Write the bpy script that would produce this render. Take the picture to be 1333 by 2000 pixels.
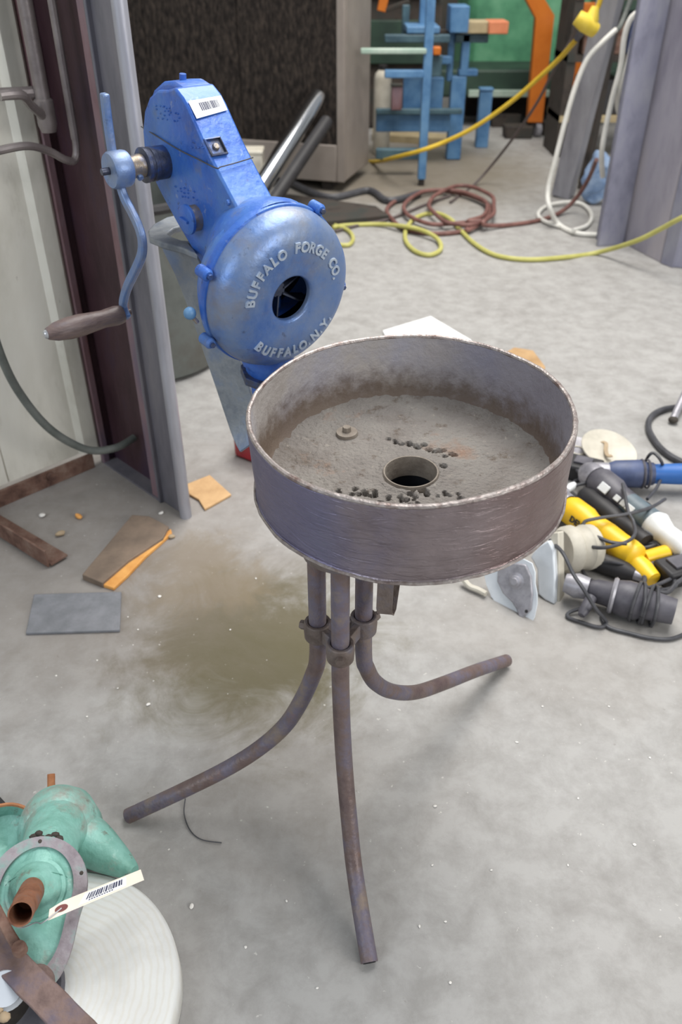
import bpy, bmesh, math, random
from mathutils import Vector as V, Matrix, noise
import numpy as np
random.seed(7)
for o in list(bpy.data.objects): bpy.data.objects.remove(o)
S = bpy.context.scene
COL = S.collection

# ---------------------------------------------------------------- camera, world, lights
F_PX, W_PX, H_PX = 1620.0, 1333.0, 2000.0
CAM_H = 1.30
PITCH = math.atan(F_PX / 2330.0)               # below the horizon
cam_d = bpy.data.cameras.new('camera'); cam = bpy.data.objects.new('camera', cam_d); COL.objects.link(cam)
cam_d.sensor_fit = 'VERTICAL'; cam_d.sensor_height = 22.3; cam_d.lens = F_PX / H_PX * 22.3
cam.location = (0, 0, CAM_H); cam.rotation_euler = (math.pi/2 - PITCH, 0, 0)
cam_d.clip_start = 0.02; cam_d.clip_end = 100
cam_d.dof.use_dof = True; cam_d.dof.focus_distance = 1.27; cam_d.dof.aperture_fstop = 2.9
S.camera = cam
S.view_settings.view_transform = 'Standard'; S.view_settings.look = 'None'
S.view_settings.exposure = 0.0; S.view_settings.gamma = 1.0; S.view_settings.use_curve_mapping = False

w = bpy.data.worlds.new('daylight'); S.world = w; w.use_nodes = True
w.node_tree.nodes['Background'].inputs[0].default_value = (0.94, 0.97, 1.0, 1)
w.node_tree.nodes['Background'].inputs[1].default_value = 0.42

def area(name, loc, target, size, energy, color):
    l = bpy.data.lights.new(name, 'AREA'); l.shape = 'RECTANGLE'; l.size, l.size_y = size
    l.energy = energy; l.color = color
    o = bpy.data.objects.new(name, l); COL.objects.link(o); o.location = loc
    o.rotation_euler = (V(target) - V(loc)).to_track_quat('-Z', 'Y').to_euler()
    return o
area('skylight', (0.9, 1.9, 4.4), (0.1, 1.3, 0), (1.9, 2.2), 130, (0.98, 0.99, 1.0))
area('doorway_daylight', (-3.2, -2.2, 3.0), (-0.2, 1.4, 0.6), (2.2, 2.2), 90, (0.82, 0.91, 1.0))
area('side_fill', (5.2, -2.6, 3.0), (-0.5, 1.8, 0.4), (2.6, 2.4), 250, (1.0, 0.99, 0.97))  # added fill from the right front, brightens the cream wall and pan
area('far_fill', (0.9, 4.4, 4.8), (0.9, 4.6, 0), (2.6, 2.6), 280, (1.0, 0.96, 0.90))  # added overhead fill for the far floor and green machine

# ---------------------------------------------------------------- camera rays: photo measurements -> points in the room
_c, _s = math.cos(PITCH), math.sin(PITCH)
def ray(u, v):
    x = (u - W_PX/2) / F_PX; y = -(v - H_PX/2) / F_PX
    return V((x, _c + y*_s, -_s + y*_c))
CAM = V((0, 0, CAM_H))
def P(u, v, z=0.0):
    d = ray(u, v); return CAM + d * ((z - CAM_H) / d.z)
def PY(u, v, y):
    d = ray(u, v); return CAM + d * (y / d.y)
def PP(u, v, p, n):
    d = ray(u, v); return CAM + d * ((V(p) - CAM).dot(n) / d.dot(n))

# ---------------------------------------------------------------- materials
def lin(c):
    return tuple(((x/255.0)/12.92 if x/255.0 <= 0.04045 else ((x/255.0+0.055)/1.055)**2.4) for x in c) + (1.0,)
def mat(name, cols, rough=0.6, metal=0.0, scale=6.0, bump=0.0, bscale=60.0, stretch=(1,1,1), spec=0.5, rvar=0.0, coat=0.0, detail=6.0, dist=0.0, stops=None, specks=()):
    m = bpy.data.materials.new(name); m.use_nodes = True
    nt = m.node_tree; N, L = nt.nodes, nt.links; b = N['Principled BSDF']
    b.inputs['Roughness'].default_value = rough; b.inputs['Metallic'].default_value = metal
    b.inputs['Specular IOR Level'].default_value = spec; b.inputs['Coat Weight'].default_value = coat
    if len(cols) == 1 and not bump:
        b.inputs['Base Color'].default_value = lin(cols[0]); return m
    tc = N.new('ShaderNodeTexCoord'); mp = N.new('ShaderNodeMapping'); mp.inputs['Scale'].default_value = stretch
    L.new(tc.outputs['Object'], mp.inputs[0])
    nz = N.new('ShaderNodeTexNoise'); nz.inputs['Scale'].default_value = scale; nz.inputs['Detail'].default_value = detail
    nz.inputs['Roughness'].default_value = 0.62; nz.inputs['Distortion'].default_value = dist
    L.new(mp.outputs[0], nz.inputs['Vector'])
    if len(cols) > 1:
        cr = N.new('ShaderNodeValToRGB'); k = len(cols)
        while len(cr.color_ramp.elements) < k: cr.color_ramp.elements.new(0.5)
        for i, c in enumerate(cols):
            e = cr.color_ramp.elements[i]; e.position = stops[i] if stops else 0.33 + 0.34 * i / (k-1); e.color = lin(c)
        L.new(nz.outputs['Fac'], cr.inputs[0]); L.new(cr.outputs[0], b.inputs['Base Color'])
        last = cr.outputs[0]
        for k, (sc_, lo, hi, amt, col) in enumerate(specks):        # wear, dirt and chips: (scale, from, to, amount, colour)
            n3 = N.new('ShaderNodeTexNoise'); n3.noise_dimensions = '4D'; n3.inputs['W'].default_value = 3.1*k + 1; n3.inputs['Scale'].default_value = sc_; n3.inputs['Detail'].default_value = 7; n3.inputs['Roughness'].default_value = .68
            L.new(mp.outputs[0], n3.inputs['Vector'])
            r3 = N.new('ShaderNodeMapRange'); r3.inputs[1].default_value = lo; r3.inputs[2].default_value = hi; r3.inputs[4].default_value = amt; L.new(n3.outputs['Fac'], r3.inputs[0])
            x3 = N.new('ShaderNodeMix'); x3.data_type = 'RGBA'; L.new(r3.outputs[0], x3.inputs[0]); L.new(last, x3.inputs[6]); x3.inputs[7].default_value = lin(col); last = x3.outputs[2]
        L.new(last, b.inputs['Base Color'])
    else: b.inputs['Base Color'].default_value = lin(cols[0])
    if rvar:
        mr = N.new('ShaderNodeMapRange'); mr.inputs[1].default_value = .3; mr.inputs[2].default_value = .7
        mr.inputs[3].default_value = rough - rvar; mr.inputs[4].default_value = rough + rvar
        L.new(nz.outputs['Fac'], mr.inputs[0]); L.new(mr.outputs[0], b.inputs['Roughness'])
    if bump:
        n2 = N.new('ShaderNodeTexNoise'); n2.inputs['Scale'].default_value = bscale; n2.inputs['Detail'].default_value = 5
        L.new(mp.outputs[0], n2.inputs['Vector'])
        bp = N.new('ShaderNodeBump'); bp.inputs['Strength'].default_value = bump; bp.inputs['Distance'].default_value = 0.004
        L.new(n2.outputs['Fac'], bp.inputs['Height']); L.new(bp.outputs[0], b.inputs['Normal'])
    return m

def floor_material():
    m = bpy.data.materials.new('stained_shaded_concrete'); m.use_nodes = True
    nt = m.node_tree; N, L = nt.nodes, nt.links; b = N['Principled BSDF']
    b.inputs['Roughness'].default_value = 0.62; b.inputs['Specular IOR Level'].default_value = 0.35
    tc = N.new('ShaderNodeTexCoord')
    def nz(scale, detail=8, rough=.65, dist=0, loc=(0,0,0)):
        mp = N.new('ShaderNodeMapping'); mp.inputs['Location'].default_value = loc; L.new(tc.outputs['Object'], mp.inputs[0])
        n = N.new('ShaderNodeTexNoise'); n.inputs['Scale'].default_value = scale; n.inputs['Detail'].default_value = detail
        n.inputs['Roughness'].default_value = rough; n.inputs['Distortion'].default_value = dist
        L.new(mp.outputs[0], n.inputs['Vector']); return n.outputs['Fac']
    def ramp(src, stops):
        cr = N.new('ShaderNodeValToRGB')
        while len(cr.color_ramp.elements) < len(stops): cr.color_ramp.elements.new(.5)
        for e, (p, c) in zip(cr.color_ramp.elements, stops): e.position = p; e.color = c
        L.new(src, cr.inputs[0]); return cr.outputs[0]
    def mix(fac, a, c, mode='MIX'):
        mx = N.new('ShaderNodeMix'); mx.data_type = 'RGBA'; mx.blend_type = mode
        if hasattr(fac, 'links'): L.new(fac, mx.inputs[0])
        else: mx.inputs[0].default_value = fac
        for k, s in ((6, a), (7, c)):
            if hasattr(s, 'links'): L.new(s, mx.inputs[k])
            else: mx.inputs[k].default_value = s
        return mx.outputs[2]
    base = ramp(nz(2.2, 10, .7, .4), [(.30, lin((138,135,132))), (.5, lin((150,148,145))), (.72, lin((162,160,157)))])
    col = mix(.55, base, ramp(nz(14, 8, .7, .2, (3,1,0)), [(.35, lin((132,129,125))), (.6, lin((166,164,161)))]), 'MIX')
    # oily yellow-brown stain and painted pan shadow on the left of the forge and a dirt film toward the wall
    def blob(cx, cy, r0, r1, loc):
        vm = N.new('ShaderNodeVectorMath'); vm.operation = 'DISTANCE'; vm.inputs[1].default_value = (cx, cy, 0)
        mp = N.new('ShaderNodeMapping'); mp.inputs['Scale'].default_value = (1, 1, 0); L.new(tc.outputs['Object'], mp.inputs[0]); L.new(mp.outputs[0], vm.inputs[0])
        ns = nz(5, 6, .7, .8, loc)
        ad = N.new('ShaderNodeMath'); ad.operation = 'MULTIPLY_ADD'; L.new(ns, ad.inputs[0]); ad.inputs[1].default_value = -.55; L.new(vm.outputs['Value'], ad.inputs[2])
        mr = N.new('ShaderNodeMapRange'); mr.interpolation_type = 'SMOOTHSTEP'
        mr.inputs[1].default_value = r0 - .27; mr.inputs[2].default_value = r1 - .27; mr.inputs[3].default_value = 1; mr.inputs[4].default_value = 0
        L.new(ad.outputs[0], mr.inputs[0]); return mr.outputs[0]
    def scaled(s, k):
        mm = N.new('ShaderNodeMath'); mm.operation = 'MULTIPLY'; L.new(s, mm.inputs[0]); mm.inputs[1].default_value = k; return mm.outputs[0]
    col = mix(scaled(blob(-.20, 1.36, .12, .36, (1,2,0)), .95), col, lin((84,77,50)))
    col = mix(scaled(blob(-.36, 1.62, .06, .2, (4,2,0)), .7), col, lin((116,102,76)))
    col = mix(scaled(blob(-.66, 1.70, .25, .75, (5,7,0)), .5), col, lin((122,112,104)))
    col = mix(scaled(blob(-.12, .98, .05, .3, (9,7,0)), .25), col, lin((120,110,100)))
    col = mix(scaled(blob(.55, 1.55, .15, .6, (2,5,0)), .25), col, lin((135,126,116)))
    col = mix(scaled(blob(.4, 5.9, .5, 1.3, (2,8,0)), .8), col, lin((110,100,84)))  # shadow under the blue stand, painted into the floor colour
    # pale and dark specks
    sp = ramp(nz(70, 3, .6, 0, (7,7,0)), [(.69, (0,0,0,1)), (.73, (1,1,1,1))]); col = mix(scaled(sp, .55), col, lin((200,196,190)))
    dk = ramp(nz(46, 4, .7, 0, (1,9,0)), [(.68, (0,0,0,1)), (.75, (1,1,1,1))]); col = mix(scaled(dk, .45), col, lin((104,94,86)))
    L.new(col, b.inputs['Base Color'])
    bp = N.new('ShaderNodeBump'); bp.inputs['Strength'].default_value = .25; bp.inputs['Distance'].default_value = .003
    L.new(nz(90, 6, .7), bp.inputs['Height']); L.new(bp.outputs[0], b.inputs['Normal'])
    rr = N.new('ShaderNodeMapRange'); rr.inputs[3].default_value = .48; rr.inputs[4].default_value = .8; L.new(nz(3.5), rr.inputs[0]); L.new(rr.outputs[0], b.inputs['Roughness'])
    return m

M = {
 'floor': floor_material(),
 'pan_out_old': mat('blue_brown_steel', [(92,72,70),(106,92,100),(118,100,98),(106,110,150)], .38, .55, 5.5, .35, 26, (1,1,2.2), rvar=.1, dist=.6),
 'pan_in_old': mat('scaled_steel', [(98,84,74),(138,128,118),(152,148,150),(120,118,142)], .6, .25, 9, .7, 60, rvar=.1, dist=.5),
 'rim': mat('worn_bright_rim', [(118,104,100),(158,150,146),(112,94,88)], .45, .5, 30, .5, 140),
 'clay': mat('ash_clay', [(100,92,85),(120,114,109),(132,127,121),(136,110,94)], .95, 0, 11, 1.0, 210, dist=.3, stops=[.28,.42,.62,.78], spec=.2, detail=10, specks=((34,.56,.66,.7,(84,70,58)),(9,.60,.72,.55,(150,112,86)),(70,.60,.68,.5,(168,160,148)))),
 'leg': mat('rusty_brown_pipe', [(92,76,76),(108,92,88),(104,98,112),(126,112,102)], .5, .25, 13, .4, 120, rvar=.1, specks=((30,.58,.7,.5,(128,96,80)),)),
 'casting': mat('dull_brown_casting', [(92,80,74),(112,100,94),(104,100,108)], .6, .3, 24, .6, 90),
 'blue': mat('blue_enamel', [(38,80,160),(50,98,182),(68,112,180),(102,114,132)], .42, .15, 11, .35, 70, rvar=.08, stops=[.3,.46,.62,.8], coat=.05, specks=((14,.55,.70,.65,(112,112,114)),(60,.60,.68,.7,(44,50,72)),(34,.62,.68,.5,(150,160,176)))),
 'blue_face': mat('dusty_blue_enamel', [(66,104,170),(96,124,172),(120,136,164),(134,134,136)], .40, .35, 9, .3, 60, rvar=.1, stops=[.3,.46,.62,.8], specks=((10,.50,.68,.6,(126,118,112)),(60,.60,.70,.6,(60,66,84)),(26,.62,.70,.4,(150,160,176)))),
 'letter': mat('rubbed_letter', [(150,166,190),(186,196,206)], .4, .2, 60),
 'dark_rubber': mat('dark_fan_interior', [(24,24,28)], .7),
 'fan_blade': mat('fan_blade_steel', [(60,66,84),(88,94,110)], .5, .4, 30),
 'collar': mat('dark_collar_steel', [(52,56,70),(76,80,96),(60,90,150)], .42, .5, 30, .3, 90),
 'tan_metal': mat('bare_tan_metal', [(92,100,120),(150,136,116),(110,124,160)], .4, .5, 26, .3, 90),
 'strap': mat('grey_blue_strap', [(96,104,116),(134,138,142),(108,122,146)], .5, .35, 11, .4, 80),
 'handle': mat('worn_wood_handle', [(78,64,64),(104,88,84),(90,78,82)], .45, 0, 20, .3, 60, (1,1,4)),
 'steel': mat('bright_steel', [(170,172,178),(200,202,206)], .3, .8, 30),
 'chrome': mat('chrome', [(205,208,212)], .12, 1.0),
 'label': mat('white_paper', [(236,236,238)], .7),
 'ink': mat('barcode_ink', [(60,62,84)], .8),
 'red': mat('red_enamel', [(150,26,40),(190,34,52)], .35, 0, 20, coat=.3),
 'wall': mat('dirty_cream_panel', [(190,187,174),(220,217,206),(230,228,219)], .5, .05, 3.2, .2, 24, (1,1,.35), dist=.6, specks=((9,.56,.72,.45,(140,130,112)),(40,.66,.72,.6,(110,98,84)))),
 'oxide': mat('shaded_oxide_primer', [(50,30,36),(66,44,50),(58,44,62)], .5, .1, 6, .3, 50, (1,1,.4)),  # darker primer puts the column web's shade into the colour
 'flange': mat('lighter_oxide_primer', [(108,74,74),(128,104,110),(104,92,108)], .5, .15, 8, .3, 60, (1,1,.3)),
 'galv': mat('galvanised_steel', [(126,126,134),(156,156,164),(174,174,182)], .42, .4, 9, .25, 60, (1,1,.2)),
 'galv_dark': mat('weathered_grey_steel', [(88,88,94),(112,110,118),(128,124,128)], .5, .3, 9, .3, 60, (1,1,.25)),
 'conduit': mat('grey_conduit', [(112,104,104),(138,130,128)], .4, .4, 14, .2, 60),
 'rust': mat('rusty_angle', [(78,54,46),(112,84,72),(128,106,94)], .75, .15, 22, .7, 90),
 'slate': mat('grey_slate', [(106,108,112),(126,127,132)], .6, 0, 26, .35, 80),
 'wood_dirty': mat('dirty_board', [(104,90,78),(132,114,98)], .8, 0, 14, .3, 70, (1,1,1)),
 'wood_fresh': mat('fresh_wood', [(196,132,62),(224,166,92)], .7, 0, 18, .2, 60),
 'chip': mat('tan_chipboard', [(176,140,98),(196,160,116)], .8, 0, 20, .3, 80),
 'hose_grey': mat('grey_green_hose', [(86,92,88),(108,112,108)], .5, 0, 20),
 'bin': mat('grey_green_drum', [(78,82,78),(98,102,98),(88,86,80)], .6, 0, 5, .1, 20),
 'pad': mat('black_cooling_pad', [(22,19,18),(44,39,36),(66,58,52)], .9, 0, 60, 1.0, 130, (1,1,.35), spec=.15, detail=8),
 'beige': mat('beige_sheet_metal', [(122,113,106),(138,129,121)], .5, 0, 4),
 'stand_blue': mat('machine_blue', [(58,100,142),(82,124,164),(96,136,172)], .5, 0, 8, .1, 30),
 'stand_teal': mat('dark_teal_steel', [(48,72,84),(78,106,116)], .5, 0, 10),
 'green': mat('machine_green', [(58,112,84),(84,146,110),(112,168,132)], .5, 0, 2.6, .1, 20),
 'green_dark': mat('machine_dark_green', [(28,48,40),(44,68,54)], .6, 0, 5),
 'shelf': mat('pale_green_edge', [(140,164,150),(170,184,172)], .5, 0, 9),
 'orange': mat('orange_enamel', [(188,98,22),(206,116,34)], .5, 0, 6),
 'orange_wood': mat('orange_wood_block', [(186,108,72),(204,128,90)], .7, 0, 12),
 'black': mat('black_plastic', [(30,29,31),(44,42,44)], .55, 0, 12),
 'soot': mat('sooty_machinery', [(34,30,28),(62,54,48),(48,50,46)], .8, 0, 7, .3, 20),
 'tan_board': mat('tan_plank', [(156,140,108),(180,164,130)], .8, 0, 9),
 'cord_black': mat('black_cord', [(52,52,56),(74,74,78)], .5, 0, 30),
 'cord_white': mat('white_cord', [(206,204,196),(226,224,218)], .5, 0, 12),
 'cord_yellow': mat('yellow_cord', [(196,160,34),(214,182,56)], .5, 0, 12),
 'hose_lime': mat('lime_hose', [(168,164,86),(186,182,108)], .5, 0, 12),
 'hose_red': mat('brown_red_hose', [(96,62,58),(126,88,80)], .6, 0, 20),
 'cord_brown': mat('thin_brown_cord', [(88,78,76)], .6),
 'plug_yellow': mat('yellow_plug', [(226,196,60),(238,210,84)], .5, 0, 20),
 'rag': mat('blue_rag', [(110,138,178),(160,180,206)], .9, 0, 14),
 'sheet': mat('white_sheet', [(246,246,246)], .6),
 'kraft': mat('brown_cardboard', [(150,118,80),(178,146,106)], .9, 0, 12),
 'tool_grey': mat('grey_cast_alloy', [(124,122,128),(160,158,164),(140,138,142)], .42, .35, 18, .2, 60),
 'tool_dark': mat('dark_grey_plastic', [(66,64,72),(100,98,104)], .5, 0, 14, .1, 60),
 'tool_yellow': mat('tool_yellow', [(226,178,24),(240,196,40)], .4, 0, 12),
 'tool_blue': mat('tool_blue', [(34,88,158),(48,104,174)], .4, 0, 10),
 'tool_navy': mat('worn_navy_plastic', [(52,62,92),(78,90,124)], .5, 0, 16),
 'tool_teal': mat('grey_teal_plastic', [(82,96,104),(112,124,130)], .45, 0, 14),
 'tool_white': mat('pale_plastic', [(206,208,208),(228,230,230)], .4, 0, 12),
 'guard_white': mat('white_saw_guard', [(198,204,210),(222,226,230)], .45, .1, 10),
 'cream': mat('cream_motor', [(176,170,156),(204,198,184)], .6, 0, 12),
 'cast_green': mat('worn_green_casting', [(90,136,122),(106,156,142),(124,174,162),(146,190,180)], .5, .1, 9, .9, 45, stops=[.30,.42,.56,.72], dist=.4, specks=((11,.50,.64,.8,(146,130,122)),(34,.60,.68,.7,(104,84,72)),(26,.60,.66,.5,(170,200,190)))),
 'cast_rim': mat('bare_casting_rim', [(124,112,118),(150,142,146),(112,170,156)], .6, .25, 26, .4, 90, stops=[.3,.5,.75]),
 'rust_tube': mat('rusty_tube', [(98,62,46),(134,90,66),(116,92,84)], .7, .3, 30, .4, 90),
 'rust_orange': mat('orange_rust', [(146,92,58),(176,122,84)], .85, 0, 30),
 'slab': mat('pale_sawn_round', [(190,190,186),(206,206,203),(212,213,210)], .8, 0, 6, .3, 60, (1,1,1)),
 'manila': mat('manila_card', [(226,214,196),(236,226,212)], .8, 0, 8),
 'maroon': mat('tag_eyelet', [(116,66,62)], .8),
 'strap_rust': mat('brown_rusty_bar', [(92,74,70),(116,96,90),(98,88,98)], .65, .25, 22, .5, 80),
 'glassy': mat('clear_plastic', [(190,196,204)], .12, 0, coat=.5),
 'debris': mat('pale_debris', [(208,204,198),(226,222,216)], .8, 0, 30),
 'debris_tan': mat('tan_debris', [(170,150,122),(150,132,108)], .9, 0, 30),
 'back': mat('shop_wall', [(66,62,56),(88,84,76)], .8, 0, 1.2),
}

def pan_material(name, inside):
    m = mat(name, [(112,100,100),(136,125,127),(154,142,144)] if not inside else [(140,132,126),(158,152,148),(150,148,156)], .38 if not inside else .62, .65 if not inside else .15, 6, rvar=.08)
    nt = m.node_tree; N, L = nt.nodes, nt.links; b = N['Principled BSDF']; src = b.inputs['Base Color'].links[0].from_socket
    tc = N.new('ShaderNodeTexCoord'); sx = N.new('ShaderNodeSeparateXYZ'); L.new(tc.outputs['Object'], sx.inputs[0])
    def nz(scale, stretch=(1,1,1), detail=6, dist=0):
        mp = N.new('ShaderNodeMapping'); mp.inputs['Scale'].default_value = stretch; L.new(tc.outputs['Object'], mp.inputs[0])
        n = N.new('ShaderNodeTexNoise'); n.inputs['Scale'].default_value = scale; n.inputs['Detail'].default_value = detail; n.inputs['Roughness'].default_value = .65; n.inputs['Distortion'].default_value = dist
        L.new(mp.outputs[0], n.inputs['Vector']); return n.outputs['Fac']
    def mask(coord, nsrc, amp, lo, hi):
        a = N.new('ShaderNodeMath'); a.operation = 'MULTIPLY_ADD'; L.new(nsrc, a.inputs[0]); a.inputs[1].default_value = amp; L.new(coord, a.inputs[2])
        r = N.new('ShaderNodeMapRange'); r.interpolation_type = 'SMOOTHSTEP'; r.inputs[1].default_value = lo; r.inputs[2].default_value = hi; L.new(a.outputs[0], r.inputs[0]); return r.outputs[0]
    def mix(fac, a, c, k):
        mm = N.new('ShaderNodeMath'); mm.operation = 'MULTIPLY'; L.new(fac, mm.inputs[0]); mm.inputs[1].default_value = k
        mx = N.new('ShaderNodeMix'); mx.data_type = 'RGBA'; L.new(mm.outputs[0], mx.inputs[0]); L.new(a, mx.inputs[6]); mx.inputs[7].default_value = lin(c); return mx.outputs[2]
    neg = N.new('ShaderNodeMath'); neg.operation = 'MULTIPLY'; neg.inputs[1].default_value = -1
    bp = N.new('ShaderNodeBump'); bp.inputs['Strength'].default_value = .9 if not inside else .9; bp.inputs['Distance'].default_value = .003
    if not inside:  # outer wall turns bluer toward the left, browner toward the right
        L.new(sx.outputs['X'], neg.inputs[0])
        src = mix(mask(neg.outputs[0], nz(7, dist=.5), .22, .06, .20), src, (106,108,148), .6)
        src = mix(mask(sx.outputs['X'], nz(9, dist=.4), .22, .18, .34), src, (124,98,92), .5)
        L.new(nz(22, (1,1,4.0), 4, 1.2), bp.inputs['Height'])
    else:
        L.new(sx.outputs['Z'], neg.inputs[0])
        src = mix(mask(sx.outputs['X'], nz(8), .2, .12, .34), src, (122,120,142), .5)
        src = mix(mask(neg.outputs[0], nz(48, (1,1,1), 8, .2), .085, -.684, -.622), src, (86,70,56), .92)
        L.new(nz(70, (1,1,1), 6), bp.inputs['Height'])
    L.new(bp.outputs[0], b.inputs['Normal']); L.new(src, b.inputs['Base Color']); return m
M['pan_out'] = pan_material('blue_brown_steel', False); M['pan_in'] = pan_material('scaled_steel', True)
M['ash'] = mat('ash_dusted_iron', [(116,106,96),(138,129,118)], .9, 0, 40, .5, 120)

# rings on the sawn round: add concentric saw marks
def add_rings(m, center, scale, dark):
    nt = m.node_tree; N, L = nt.nodes, nt.links; b = N['Principled BSDF']
    src = b.inputs['Base Color'].links[0].from_socket
    tc = N.new('ShaderNodeTexCoord'); mp = N.new('ShaderNodeMapping'); mp.inputs['Location'].default_value = center; mp.inputs['Scale'].default_value = (1,1,0); L.new(tc.outputs['Object'], mp.inputs[0])
    wv = N.new('ShaderNodeTexWave'); wv.wave_type = 'RINGS'; wv.rings_direction = 'Z'; wv.inputs['Scale'].default_value = scale; wv.inputs['Distortion'].default_value = 3.5
    L.new(mp.outputs[0], wv.inputs['Vector'])
    cr = N.new('ShaderNodeValToRGB'); cr.color_ramp.elements[0].position = .0; cr.color_ramp.elements[0].color = (.34,.34,.34,1); cr.color_ramp.elements[1].position = .5; cr.color_ramp.elements[1].color = (0,0,0,1)
    L.new(wv.outputs['Fac'], cr.inputs[0])
    mx = N.new('ShaderNodeMix'); mx.data_type = 'RGBA'; L.new(cr.outputs[0], mx.inputs[0]); L.new(src, mx.inputs[6]); mx.inputs[7].default_value = lin(dark)
    L.new(mx.outputs[2], b.inputs['Base Color'])
add_rings(M['slab'], (.0, .0, 0), 30, (196,190,176))

# ---------------------------------------------------------------- mesh helpers
ORG = {}
def root_of(o):
    while o.parent: o = o.parent
    return o
def tag(o, label, cat, group=None, kind=None):
    o['label'] = label; o['category'] = cat
    if group: o['group'] = group
    if kind: o['kind'] = kind
    return o
def thing(name, loc, label, cat, group=None):
    o = bpy.data.objects.new(name, None); o.empty_display_size = .05; COL.objects.link(o); o.location = loc
    ORG[o.name] = V(loc); return tag(o, label, cat, group)

def basis(z):
    z = V(z).normalized(); x = z.cross(V((0,0,1)))
    if x.length < 1e-4: x = V((1,0,0))
    x.normalize(); return x, z.cross(x).normalized(), z
def frame(o, x, y, z):
    return Matrix(((x[0],y[0],z[0],o[0]),(x[1],y[1],z[1],o[1]),(x[2],y[2],z[2],o[2]),(0,0,0,1)))
def axis_frame(o, z, xhint=None):
    x, y, z = basis(z)
    if xhint is not None:
        x = (V(xhint) - z * V(xhint).dot(z)).normalized(); y = z.cross(x)
    return frame(o, x, y, z)

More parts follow.
